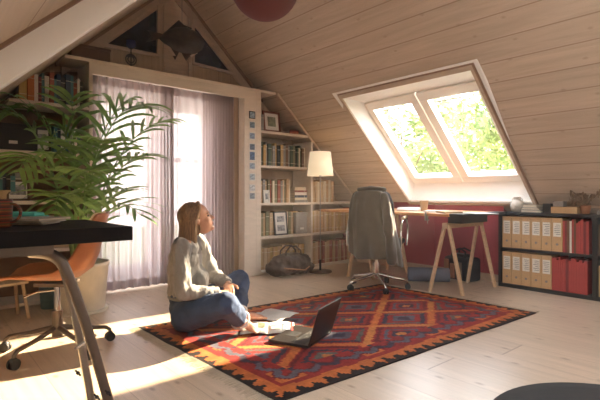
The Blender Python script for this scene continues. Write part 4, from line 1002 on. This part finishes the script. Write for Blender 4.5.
c2 = Vector((3.50, 2.93, 0))
t = thing('office_chair', c2, 'office chair with curved chrome arms under a draped coat at the trestle table', 'chair')
star_base(t, .30, radians(20), 'chrome')
MB().cyl((0,0,.10), (0,0,.26), .028).build('column', 'chrome', t, world=False); MB().cyl((0,0,.26), (0,0,.42), .016).build('gas_lift', 'chrome', t, world=False)
Tc2 = Matrix.Rotation(-TH+radians(180+66), 4, 'Z')       # x towards the backrest (seen from the side and behind)
MB().box(-.25, .20, -.235, .235, .43, .485, T=Tc2).build('seat', 'bagdark', t, world=False, bevel=.02)
shell(t, 'backrest', [(.20, .50, .8, .01), (.225, .60, .95, .03), (.24, .72, 1, .04), (.25, .84, .95, .04), (.255, .93, .8, .03), (.256, .955, .65, .02)], .22, .02, 'bagdark', Tc2)
MB().box(.15, .24, -.03, .03, .40, .60, T=Tc2).build('back_bracket', 'plastic', t, world=False)
for s in (-1, 1):
    pts = [Tc2 @ Vector((a, s*.265, b)) for (a, b) in ((.12, .42), (.13, .56), (.08, .665), (-.02, .70), (-.14, .69), (-.20, .62), (-.205, .52), (-.16, .42))]
    am = MB().tube(pts, .011, 8).build('armrest', 'chrome', t, world=False)
    MB().tube([Tc2 @ Vector((.05, s*.265, .695)), Tc2 @ Vector((-.12, s*.265, .706))], .017, 8).build('arm_pad', 'wood', am, world=False)
# coat draped over the backrest
def coat():
    o0 = c2+Tc2 @ Vector((.255, 0, 0))+cam(.03, 0, 0); t = thing('coat', (o0.x, o0.y, .30), 'long olive grey wool coat draped over the back of the office chair', 'coat')
    ax = Tc2.to_3x3() @ Vector((1,0,0)); ay = Tc2.to_3x3() @ Vector((0,1,0)); mb = MB(); n = 120; nz = 40; v = []
    for k in range(nz+1):
        q = k/nz
        for j in range(n):
            a = 2*pi*j/n; yy = sin(a)      # -1..1 across
            botm = .335-.05*yy+.025*sin(3*a); ztop = 1.0-.045*abs(yy)**2.5
            z = ztop+(botm-ztop)*q
            hw = .135+.055*min(1, q*3)**.7+.06*q; hd = .052+.055*min(1, q*4)**.6+.02*q
            if q < .06: kk = sqrt(max(0, q/.06)); hw *= (.80+.20*kk); hd *= (.10+.90*kk)
            fold = 1+(.10+.18*q)*sin(a*9+2.0*noise.noise(Vector((cos(a)*2, sin(a)*2, q*2))))*min(1, q*5)*.5
            cx_ = math.copysign(abs(cos(a))**.75, cos(a)); cy_ = math.copysign(abs(sin(a))**.85, sin(a))
            p = ax*(cx_*hd*fold*(1+.12*noise.noise(Vector((a, q*3, 1)))))+ay*(cy_*hw*(1+.25*(fold-1)))+ay*(-.035+.06*q)+Vector((0,0,z-.30)); v.append(p)
    fs = [(k*n+j, (k+1)*n+j, (k+1)*n+(j+1) % n, k*n+(j+1) % n) for k in range(nz) for j in range(n)]
    mb.add(v, fs, 0, True); mb.add(v[:n], [tuple(range(n))], 0, True)
    b = mb.build('body', 'coat', t, world=False); ripple(b, .010, 9, (1, 1, .5)); so = b.modifiers.new('thick', 'SOLIDIFY'); so.thickness = .006
    # sleeve hanging on the outer side and the collar
    s = MB().chain([(ax*.05+ay*.12+Vector((0,0,.60)), .045), (ax*.10+ay*.17+Vector((0,0,.35)), .052), (ax*.10+ay*.205+Vector((0,0,.03)), .048)], 14)
    sl = s.build('sleeve', 'coat', t, world=False); fuse(sl, .012, 3); ripple(sl, .012, 14, (1, 1, .6))
    cl = MB().chain([(ay*-.12+ax*.05+Vector((0,0,.672)), .02), (ax*.06+Vector((0,0,.685)), .022), (ay*.12+ax*.05+Vector((0,0,.672)), .02)], 10).build('collar', 'coat', t, world=False)
    tag(MB().tube([ax*-.135+ay*.08+Vector((0,0,.62)), ax*-.14+ay*.12+Vector((0,0,.45))], .004, 6).build('lining_edge', 'paper', t, world=False), 'pale lining edge')
coat()

# ================================================================== trestle table under the skylight
TX0, TX1, TY0, TY1 = 3.70, 4.60, 2.12, 3.95
t = thing('trestle_table', (4.15, 3.0, 0), 'long wooden work table on birch trestles under the skylight', 'table')
MB().box(TX0, TX1, TY0+.14, TY1, .722, .75).build('table_top', 'tablewood', t, bevel=.003)
tag(MB().box(TX0, TX1, TY0, TY0+.135, .728, .752).build('end_leaf', 'black', t, bevel=.003), 'black end leaf of the table top')
tag(MB().box(TX0+.02, TX0+.48, TY0+.02, TY0+.16, .665, .728).build('drawer', 'black', t, bevel=.003), 'shallow black drawer box under the table end')
def trestle(yc, label):
    tt = thing('trestle', (4.1, yc, 0), label, 'trestle', 'birch trestles under the long table')
    zt = .66 if yc < 2.6 else .725
    MB().box(3.76, 4.44, yc-.025, yc+.025, zt-.05, zt).build('top_bar', 'wood', tt, bevel=.003)
    for (x, s, ex) in ((3.80, 1, -.06), (3.80, -1, .03), (4.40, 1, .03), (4.40, -1, .04)):
        mb = MB(); p = Vector((x, yc+s*.02, zt-.02)); q = Vector((x+ex, yc+s*.145, .0)); d_ = (q-p).normalized(); b1 = Vector((1,0,0)); b2 = d_.cross(b1).normalized(); v = []
        for P_ in (p, q):
            for (a, b) in ((-1,-1),(1,-1),(1,1),(-1,1)): v.append(P_+b1*a*.017+b2*b*.012)
        for vv in v[4:]: vv.z = .0
        mb.add(v, [(0,3,2,1),(4,5,6,7),(0,1,5,4),(1,2,6,5),(2,3,7,6),(3,0,4,7)]); mb.build('leg', 'wood', tt)
trestle(2.34, 'pale birch trestle under the near black end of the work table')
trestle(3.40, 'pale birch trestle under the far end of the work table behind the coat')
# on the table
t = thing('cup', (4.22, 2.90, .751), 'brown paper cup on the work table under the skylight', 'cup'); 
pc = at(424, 212, 4.85); t.location = (pc.x, pc.y, .751)
MB().lathe([(.033, 0), (.034, .003), (.045, .10), (.047, .103), (.043, .103), (.032, .006)], (0,0,0), 24).build('body', 'boxtan', t, world=False)
MB().lathe([(.047, .098), (.048, .103), (.047, .108), (.044, .106)], (0,0,0), 24).build('rim', 'basket', t, world=False)
def lay(px, d_, w_, l_, h, rz, m_, label, name='sheet_of_paper', cat='paper', group=None, z0=.752):
    p = at(px, 212, d_); p.z = z0; o = MB().box(-w_/2, w_/2, -l_/2, l_/2, 0, h).build(name, m_, world=False); o.location = p; o.rotation_euler = (0,0,rz); tag(o, label, cat, group); return o
def open_book(px, d_, label):
    p = at(px, 212, d_); t = thing('open_book', (p.x, p.y, .751), label, 'book', rz=.5)
    for s in (-1, 1):
        mb = MB(); v = []; n = 8
        for i in range(n+1):
            x = s*.15*i/n; z = .012+.022*sin(pi*min(1, i/n*.9+.1)); v += [(x, -.11, 0), (x, .11, 0), (x, -.11, z), (x, .11, z)]
        fs = []
        for i in range(n): a = 4*i; b = a+4; fs += [(a+2, b+2, b+3, a+3), (a, a+1, b+1, b), (a, b, b+2, a+2), (a+1, a+3, b+3, b+1)]
        fs += [(0, 2, 3, 1), (4*n, 4*n+1, 4*n+3, 4*n+2)]
        mb.add(v, fs, 0, True); mb.build('page_block', 'paper', t, world=False)
open_book(409, 4.95, 'open white book lying on the work table left of the cup')
lay(436, 4.55, .26, .19, .012, .3, 'paper', 'white notebook on the work table right of the cup', 'notebook', 'notebook')
lay(449, 4.30, .24, .17, .016, .9, 'boxtan', 'light brown folder on the work table near its black end', 'folder', 'folder')
lay(480, 4.15, .30, .21, .004, .9, 'paper', 'white sheet of paper on the black end of the work table', z0=.753)
# clamp on the edge
cl = MB().box(TX0-.02, TX0+.03, TY0+.36, TY0+.38, .752, .764); cl.box(TX0-.02, TX0-.008, TY0+.36, TY0+.38, .68, .752); cl.box(TX0-.02, TX0+.03, TY0+.36, TY0+.38, .68, .69); cl.cyl((TX0+.015, TY0+.37, .65), (TX0+.015, TY0+.37, .729), .004)
tag(cl.build('table_clamp', 'steel'), 'small steel clamp on the front edge of the work table', 'clamp')
# rolled mat
a = at(408, 274, 4.86); b_ = at(449, 274, 4.80); a.z = b_.z = .076
t = thing('exercise_mat', ((a.x+b_.x)/2, (a.y+b_.y)/2, .0), 'slate blue rolled exercise mat on the floor under the work table', 'mat')
MB().cyl(a, b_, .074, n=28).build('roll', 'mat', t, bevel=.006)
e_ = (b_-a).normalized(); sp_ = [b_+e_*.002+Vector((0,0,1))*(r_*sin(q))+e_.cross(Vector((0,0,1)))*(r_*cos(q)) for q, r_ in [(k*.4, .055-k*.0011) for k in range(46)]]
MB().tube(sp_, .002, 5).build('spiral_edge', 'plastic', t)
# bag under the table
def floor_bag():
    p = Vector((4.56, 2.62, 0)); t = thing('tool_bag', p, 'black open topped bag with tan pockets on the floor behind the trestle', 'bag', rz=-.15-pi/2)
    b = MB().box(-.17, .17, -.10, .10, 0, .25).build('body', 'bagdark', t, world=False, bevel=.03)
    for s in (-1, 1): MB().tube([(-.09, s*.07, .24), (-.08, s*.05, .31), (0, s*.03, .34), (.08, s*.05, .31), (.09, s*.07, .24)], .010, 8).build('handle', 'bagdark', t, world=False)
    for (x, m_, h) in ((-.12, 'bagtan', .22), (-.04, 'bagtan', .18), (.05, 'dsteel', .20)): MB().box(x-.03, x+.03, -.12, -.10, .02, h).build('pocket', m_, t, world=False, bevel=.006)
    MB().box(-.10, .06, -.06, .06, .24, .28).build('top_flap', 'lapbase', t, world=False, bevel=.01)
floor_bag()

# ================================================================== black bookcase with folders
BX0, BX1 = 4.52, 4.775; BYa, BYb, BYc = 2.20, 1.345, .55
t = thing('black_bookcase', (4.65, 1.3, 0), 'low black bookcase full of tan and red files against the right knee wall', 'bookcase')
MB().box(BX0, BX1, BYc, BYa, .722, .75).build('top_board', 'black', t, bevel=.003); MB().box(BX0, BX1, BYc, BYa, .0, .035).build('plinth', 'black', t, bevel=.002)
for y in (BYa-.025, BYb-.02, BYc): MB().box(BX0, BX1, y, y+.025 if y != BYb-.02 else y+.04, .035, .722).build('side_panel', 'black', t, bevel=.002)
for (ya, yb) in ((BYb+.02, BYa-.025), (BYc+.025, BYb-.02)): MB().box(BX0+.004, BX1, ya, yb, .372, .394).build('shelf', 'black', t, bevel=.002)
MB().box(BX1-.012, BX1-.002, BYc, BYa, .035, .722).build('back_board', 'black', t)
def binder(y, z, w_, h, n, rowname):
    b = thing('box_file', (BX0+.02, y, z), '%s tan file from the table on %s' % (ORD[n], rowname), 'file', 'tan files on '+rowname)
    MB().box(0, .22, -w_, 0, 0, h).build('body', 'folder', b, world=False, bevel=.002)
    l = MB().box(-.0015, .0, -w_+.012, -.012, h*.45, h*.86).build('label', 'label', b, world=False)
    q = MB(); rr = random.Random(n*7+int(z*100))
    for k in range(6): q.box(-.0022, -.0014, -w_+.018, -.018-rr.random()*.02, h*(.80-.055*k)-.004, h*(.80-.055*k)+.001)
    q.build('lettering', 'ink', l, world=False)
    MB().cyl((-.002, -w_/2, h*.22), (.0, -w_/2, h*.22), .011, n=16).build('finger_hole', 'ink', b, world=False)
def thin(y, z, w_, h, m_, cn, n, rowname, lean=0):
    o = MB().box(0, .21, -w_, 0, 0, h).build('folder', [m_, 'label' if m_ != 'label' else 'ink'], world=False); o.location = (BX0+.02, y, z); o.rotation_euler = (lean, 0, 0)
    tag(o, '%s thin folder, %s right of the tan files on %s' % (cn, ORD[n], rowname), 'folder', 'thin folders on '+rowname)
for (z, rn, nb, hh) in ((.395, 'the upper bookcase shelf', 6, .312), (.036, 'the lower bookcase shelf', 5, .318)):
    y = BYa-.032; r = random.Random(int(z*100))
    for n in range(nb): w_ = .0905; binder(y, z, w_, hh, n, rn); y -= w_+.003
    k = 0; pal = [('redfolder', 'red'), ('maroon', 'maroon'), ('label', 'white'), ('brown', 'brown')] if nb == 6 else [('redfolder', 'red'), ('redfolder', 'red'), ('redfolder', 'red'), ('maroon', 'maroon')]
    seq = [0, 1, 3, 2, 0, 3, 0, 0, 0, 1, 0] if nb == 6 else [0]*3+[1, 0, 0, 3, 0, 0, 0, 0, 1, 0, 0]
    for q in seq:
        w_ = r.uniform(.014, .024)
        if y-w_ < BYb+.026: break
        m_, cn = pal[q]; mm = M['redfolder'] if m_ == 'redfolder' else (M['label'] if m_ == 'label' else BM[m_])
        thin(y, z, w_, hh*r.uniform(.88, 1), mm if not isinstance(mm, str) else mm, cn, k, rn); y -= w_+.0015; k += 1
for (z, rn) in ((.395, 'the upper right hand bay'), (.036, 'the lower right hand bay')):
    y = BYb-.025; r = random.Random(77+int(z*100))
    for k in range(10):
        w_ = r.uniform(.02, .045); cn = r.choice(['red', 'maroon', 'brown', 'tan'])
        mm = M['redfolder'] if cn == 'red' else (M['folder'] if cn == 'tan' else BM[cn])
        o = MB().box(0, .21, -w_, 0, 0, .27).build('folder', mm, world=False); o.location = (BX0+.02, y, z); tag(o, '%s folder, %s past the divider on %s' % (cn, ORD[k], rn), 'folder', 'folders on '+rn); y -= w_+.002
# on top of it
def jar():
    t = thing('stoneware_jar', (4.62, 2.055, .751), 'small pale stoneware jar on the table end of the black bookcase top', 'jar')
    MB().lathe([(.036, 0), (.054, .009), (.066, .052), (.058, .10), (.031, .122), (.029, .138), (.038, .148), (.034, .149), (.020, .13)], (0,0,0), 28).build('body', 'stone', t, world=False)
    for s in (-1, 1): MB().tube([(0, s*.029, .136), (0, s*.050, .130), (0, s*.052, .11), (0, s*.046, .105)], .004, 6).build('handle', 'stone', t, world=False)
jar()
def topbox(ya, yb, h, dx0, dx1, m_, label, name='box', cat='box', z=.751):
    o = MB().box(dx0, dx1, ya, yb, z, z+h).build(name, m_, bevel=.003); tag(o, label, cat); return o
def stacked(ya, yb, z, h, m_, label):
    y0 = (ya+yb)/2; b = thing('magazine', (4.62, y0, z), label, 'magazine', 'magazines stacked on the black bookcase')
    MB().box(4.545, 4.70, ya, yb, z, z+h*.15).build('cover', m_, b); MB().box(4.547, 4.698, ya+.002, yb-.002, z+h*.15, z+h*.85).build('pages', 'pages', b); MB().box(4.545, 4.70, ya, yb, z+h*.85, z+h).build('cover', m_, b)
stacked(1.80, 1.985, .751, .024, 'boxgrey', 'grey magazine at the bottom of the stack beside the stoneware jar')
stacked(1.82, 1.98, .7755, .022, 'lapbase', 'dark magazine in the middle of the stack beside the stoneware jar')
stacked(1.84, 1.97, .798, .026, 'stone', 'pale magazine on top of the stack beside the stoneware jar')
topbox(1.715, 1.785, .088, 4.545, 4.66, 'black', 'small black box on the bookcase between the magazines and the yellow box')
topbox(1.49, 1.71, .06, 4.54, 4.68, 'folder', 'long flat yellowish box under the dried plants on the black bookcase')
topbox(1.61, 1.70, .05, 4.56, 4.66, 'boxgrey', 'grey box lying on the flat yellowish box', z=.8125)
def dried():
    t = thing('dried_plant_arrangement', (4.60, 1.44, .751), 'spiky arrangement of dried twigs and seed heads in a small pot on the black bookcase', 'dried plant')
    MB().lathe([(.028, 0), (.034, .004), (.042, .07), (.044, .075), (.038, .073), (.02, .06)], (0,0,0), 22).build('pot', 'bagtan', t, world=False)
    r = random.Random(4)
    for k in range(24):
        a = r.uniform(0, 2*pi); sp = r.uniform(.02, .16); h = r.uniform(.11, .25)*(1-.6*sp/.16*.5)
        dx = cos(a)*sp*.45; dy = sin(a)*sp*1.0
        if dx > .02: dx = .02; 
        e = Vector((dx-.02, dy, h+.03)); s = MB().tube([Vector((0, 0, .05)), Vector((dx*.3, dy*.35, .05+h*.5)), e], [.005, .0045, .003], 5)
        for q in range(4): s.ball(e+Vector((r.uniform(-.012, .006), r.uniform(-.012, .012), r.uniform(-.03, .01))), (.008, .008, .018), 6)
        s.build('stem', 'driftwood', t, world=False)
    e = Vector((-.03, .03, .245)); MB().tube([Vector((0,0,.05)), Vector((-.01, -.01, .15)), Vector((-.02, .005, .24)), Vector((-.03, .04, .255))], .004, 6).build('stem', 'driftwood', t, world=False)
    r = random.Random(9); lf = MB()
dried()
def branch():
    t = thing('driftwood_branch', (4.60, 1.56, .808), 'piece of gnarled driftwood lying across the yellowish box', 'driftwood')
    r = random.Random(2); mb = MB()
    for k in range(7):
        y0 = r.uniform(-.07, .02); a = r.uniform(.2, 1.1); l = r.uniform(.08, .14)
        p = Vector((r.uniform(-.04, .02), y0+.0, .015)); mb.tube([p, p+Vector((0, -cos(a)*l*.5, sin(a)*l*.6)), p+Vector((-.01, -cos(a)*l, sin(a)*l*.75))], [.009, .007, .004], 6)
    mb.build('wood', 'driftwood', t, world=False)
branch()
topbox(1.20, 1.34, .03, 4.56, 4.68, 'boxgrey', 'flat grey box on the right hand bay of the black bookcase')

# ================================================================== floor lamp
p = Vector((3.70, 3.96, 0))
t = thing('floor_lamp', p, 'slim floor lamp with a cream shade before the right bookshelf', 'lamp')
MB().lathe([(.135, 0), (.14, .006), (.135, .018), (.02, .026)], (0,0,0), 36).build('base', 'dwood', t, world=False)
MB().cyl((0,0,.02), (0,0,.15), .013).build('socket', 'iron', t, world=False); MB().cyl((0,0,.15), (0,0,1.17), .006).build('pole', 'steel', t, world=False)
MB().cyl((0,0,1.14), (0,0,1.22), .014).build('bulb_holder', 'steel', t, world=False)
sh = MB(); v = []; n = 40
pr = [(.158, 1.145), (.125, 1.43), (.123, 1.43), (.156, 1.145)]
for (r_, z) in pr:
    for j in range(n): a = 2*pi*j/n; v.append((r_*cos(a), r_*sin(a), z))
sh.add(v, [(i*n+j, i*n+(j+1) % n, ((i+1) % 4)*n+(j+1) % n, ((i+1) % 4)*n+j) for i in range(4) for j in range(n)], 0, True)
shd = sh.build('shade', 'shade', t, world=False)
spd = MB()
for k in range(3): a = 2*pi*k/3; spd.cyl((0,0,1.41), (.124*cos(a), .124*sin(a), 1.41), .002, n=6)
spd.cyl((0,0,1.22), (0,0,1.41), .004, n=8); spd.build('spider', 'steel', shd, world=False)
M['bulb'] = mat('warm_bulb', (1, .9, .7), .4, emit=(1, .72, .38, 8.0))
MB().ball((0,0,1.27), (.03, .03, .04), 14).build('bulb', 'bulb', t, world=False)

# ================================================================== leather bag before the shelf
def duffel():
    p = Vector((3.31, 4.04, 0)); t = thing('leather_bag', p, 'dark brown leather holdall on the floor before the right bookshelf', 'bag', rz=-.12)
    b = MB(); b.ball((0,0,.13), (.29, .13, .125), 20); b.ball((-.16, 0, .09), (.15, .13, .088), 16); b.ball((.16, 0, .09), (.15, .12, .088), 16); b.limb((-.2, 0, .17), (.2, 0, .17), .04, .04)
    o = b.build('body', 'brownleather', t, world=False); fuse(o, .012, 3); ripple(o, .022, 9, (1, 1, 1.3)); ripple(o, .008, 26)
    for v in o.data.vertices: v.co.z = max(v.co.z, .002)
    for s in (-1, 1): MB().tube([(-.11, s*.06, .19), (-.10, s*.06, .28), (-.04, s*.05, .335), (.04, s*.05, .335), (.10, s*.06, .28), (.11, s*.06, .19)], .009, 8).build('handle', 'brownleather', t, world=False)
    MB().tube([(-.22, 0, .19), (0, 0, .222), (.22, 0, .19)], .005, 6).build('zip', 'steel', t, world=False)
    tag(MB().tube([(-.27, -.05, .12), (-.1, -.15, .10), (.1, -.15, .07), (.27, -.06, .12)], .008, 6).build('shoulder_strap', 'bagtan', t, world=False), 'lighter brown shoulder strap')
duffel()

# ================================================================== pouf in the corner, stool, blue tube
pc = cam(.734, .956, 0)
t = thing('pouf', pc, 'round dark leather pouf at the bottom right corner', 'pouf')
MB().lathe([(.30, 0), (.318, .02), (.326, .20), (.326, .39), (.318, .403), (.27, .408), (.01, .409)], (0,0,0), 64).build('body', 'pouf', t, world=False)
MB().tube([(.316*cos(a), .316*sin(a), .382) for a in [2*pi*k/64 for k in range(64)]], .006, 8, closed=True).build('piping', 'pouf', t, world=False)
p = at(4, 300, 3.36); p.z = 0
t = thing('step_stool', p, 'pale wooden step stool at the left edge behind the swivel chair', 'stool', rz=.2)
MB().box(-.13, .13, -.10, .10, .26, .28).build('seat', 'wood', t, world=False, bevel=.003)
for (a, b) in ((-1,-1),(1,-1),(1,1),(-1,1)): MB().cyl((a*.10, b*.07, .26), (a*.13, b*.10, 0), .013, n=8).build('leg', 'wood', t, world=False)
p = at(50, 300, 3.72); p.z = 0
t = thing('paper_bin', p, 'dusty blue waste bin between the swivel chair and the palm pot', 'bin')
MB().lathe([(.06, 0), (.065, .004), (.082, .20), (.084, .205), (.078, .205), (.06, .01)], (0,0,0), 28).build('body', 'bluepl', t, world=False)
MB().tube([(.082*cos(a), .082*sin(a), .205) for a in [2*pi*k/28 for k in range(28)]], .004, 6, closed=True).build('rim', 'bluepl', t, world=False)

# ================================================================== trees outside
def tree(x, y, z0, h, r, seed, label):
    t = thing('tree', (x, y, z0), label, 'tree', 'leafy trees outside the skylight'); rr = random.Random(seed)
    tk = MB().tube([(0,0,0), (.1, .05, h*.4), (0, .1, h*.8)], [.16, .11, .04], 8); 
    for k in range(6): a = rr.uniform(0, 6.28); tk.tube([(.05, .05, h*(.3+.08*k)), (cos(a)*r*.6, sin(a)*r*.6, h*(.5+.08*k))], [.05, .015], 6)
    tk.build('trunk', 'trunk', t, world=False); lf = MB(); cl = []
    for k in range(56):
        a = rr.uniform(0, 6.28); q = sqrt(rr.random())*r*.85; zz = h*rr.uniform(.35, .97); cl.append((Vector((cos(a)*q, sin(a)*q, zz)), rr.uniform(.35, .62)*r*.55))
    for (c_, cr) in cl:
        for k in range(150):
            d_ = Vector((rr.gauss(0, 1), rr.gauss(0, 1), rr.gauss(0, 1))).normalized()*cr*rr.uniform(.5, 1); p = c_+d_; s = rr.uniform(.075, .145)
            a = Vector((rr.gauss(0,1), rr.gauss(0,1), rr.gauss(0,1))).normalized(); b = a.orthogonal().normalized()
            lf.add([p-a*s, p+b*s*.5, p+a*s, p-b*s*.5], [(0,1,2,3)])
    lf.build('foliage', 'leaf', t, world=False)
def leafmat():
    m, nt, b = newmat('sunlit_leaf'); L = nt.links.new; g = N(nt, 'ShaderNodeNewGeometry'); r = N(nt, 'ShaderNodeValToRGB'); e = r.color_ramp.elements
    e[0].color = (.12, .19, .05, 1); e[1].color = (.42, .48, .20, 1); L(g.outputs['Random Per Island'], r.inputs[0]); L(r.outputs[0], b.inputs['Base Color']); b.inputs['Roughness'].default_value = .6
    tr = N(nt, 'ShaderNodeBsdfTranslucent'); L(r.outputs[0], tr.inputs[0]); mx = N(nt, 'ShaderNodeMixShader'); mx.inputs[0].default_value = .5
    L(b.outputs[0], mx.inputs[1]); L(tr.outputs[0], mx.inputs[2]); L(mx.outputs[0], nt.nodes['Material Output'].inputs[0]); return m
M['leaf'] = leafmat()
for i, (x, y, h, r, lb) in enumerate(((14.2, 6.2, 7.6, 2.5, 'leafy green tree outside filling the right pane of the skylight'), (12.6, 9.4, 6.6, 2.0, 'loose pale green tree outside the left pane of the skylight'), (19.0, 11.2, 7.6, 3.0, 'leafy tree furthest behind outside the skylight'))):
    tree(x, y, -2.6, h, r, 30+i, lb)
gr = MB().box(8.2, 60, -30, 50, -3.0, -2.7); gmo = gr.build('lawn', 'leaf', off=Vector((0,0,0))); gmo['kind'] = 'structure'; gmo.name = 'floor_garden'
gmo.data.materials.clear(); M['grass'] = mat('mown_grass', (.12, .18, .06), .9, var=.3, scale=1.5); gmo.data.materials.append(M['grass'])

# ================================================================== light
EL, AZ = radians(24.5), radians(2)
sd = bpy.data.lights.new('sun', 'SUN'); sd.energy = 17; sd.angle = radians(1.2); sd.color = (1, .80, .54)
so = bpy.data.objects.new('sun', sd); COL.objects.link(so); so.location = (12, 3, 8)
so.rotation_euler = Vector((-cos(EL)*cos(AZ), -cos(EL)*sin(AZ)*-1, -sin(EL))).to_track_quat('-Z', 'Y').to_euler()
W = bpy.data.worlds.new('sky'); SC.world = W; W.use_nodes = True; nt = W.node_tree; bg = nt.nodes['Background']
tc = N(nt, 'ShaderNodeTexCoord'); sp = N(nt, 'ShaderNodeSeparateXYZ'); nt.links.new(tc.outputs['Generated'], sp.inputs[0])
rp = N(nt, 'ShaderNodeValToRGB'); e = rp.color_ramp.elements; e[0].position = .0; e[0].color = (1.0, .93, .84, 1); e[1].position = .6; e[1].color = (.80, .88, 1, 1)
nt.links.new(sp.outputs[2], rp.inputs[0]); nt.links.new(rp.outputs[0], bg.inputs[0]); bg.inputs[1].default_value = 4.5
# thin haze volume filling the room, added for the glow around the windows
hz = bpy.data.materials.new('glow_haze'); hz.use_nodes = True; hn = hz.node_tree; hn.nodes.clear()
ho = hn.nodes.new('ShaderNodeOutputMaterial'); hv_ = hn.nodes.new('ShaderNodeVolumeScatter'); hv_.inputs['Density'].default_value = .013; hv_.inputs['Anisotropy'].default_value = .55; hv_.inputs['Color'].default_value = (1, .93, .82, 1)
hn.links.new(hv_.outputs[0], ho.inputs['Volume']); M['haze'] = hz
hb_ = MB().prism([(XL+.02, .002), (XR-.02, .002), (XR-.02, zr(XR)-.01), (RX, RZ-.02), (XL+.02, zl(XL)-.01)], 1, YF+.02, YB-.06)
ha = hb_.build('haze', 'haze', off=Vector((0,0,0)))
bm_ = bmesh.new(); bm_.from_mesh(ha.data); bmesh.ops.remove_doubles(bm_, verts=bm_.verts, dist=1e-5); bmesh.ops.recalc_face_normals(bm_, faces=bm_.faces); bm_.to_mesh(ha.data); bm_.free()
tag(ha, 'thin warm haze adding glow to the air of the room', 'haze', kind='stuff')
# skylights, the added left one too, and the door act as portals for the sky
def portal(loc, rot, sx, sy):
    l = bpy.data.lights.new('sky_portal', 'AREA'); l.shape = 'RECTANGLE'; l.size = sx; l.size_y = sy; l.cycles.is_portal = True
    o = bpy.data.objects.new('sky_portal', l); COL.objects.link(o); o.location = loc; o.rotation_euler = rot
portal(((WX0+WX1)/2+.08, (WY0+WY1)/2, zg((WX0+WX1)/2)+.09), Vector((-NRM.x, 0, -NRM.z)).to_track_quat('-Z', 'Y').to_euler(), 1.5, 1.5)
portal(((KX0+KX1)/2-.1, (KY0+KY1)/2, zl((KX0+KX1)/2)+.12), Vector((-NRL.x, 0, -NRL.z)).to_track_quat('-Z', 'Y').to_euler(), 2.1, 2.1)
portal(((DX0+DX1)/2, YB+.25, .97), Vector((0, -1, 0)).to_track_quat('-Z', 'Y').to_euler(), 1.4, 2.0)

# ================================================================== camera and view
cd = bpy.data.cameras.new('camera'); co = bpy.data.objects.new('camera', cd); COL.objects.link(co); SC.camera = co
co.location = (0, 0, EYE); co.rotation_euler = (pi/2, 0, -TH); cd.sensor_width = 36; cd.lens = FPX/600*36; cd.shift_y = -6/600; cd.clip_start = .05
SC.view_settings.view_transform = 'Standard'; SC.view_settings.look = 'None'; SC.view_settings.gamma = 1; SC.view_settings.exposure = 1.36
SC.view_settings.use_curve_mapping = False
SC.cycles.max_bounces = 10; SC.cycles.diffuse_bounces = 6; SC.cycles.transparent_max_bounces = 16; SC.cycles.sample_clamp_indirect = 6
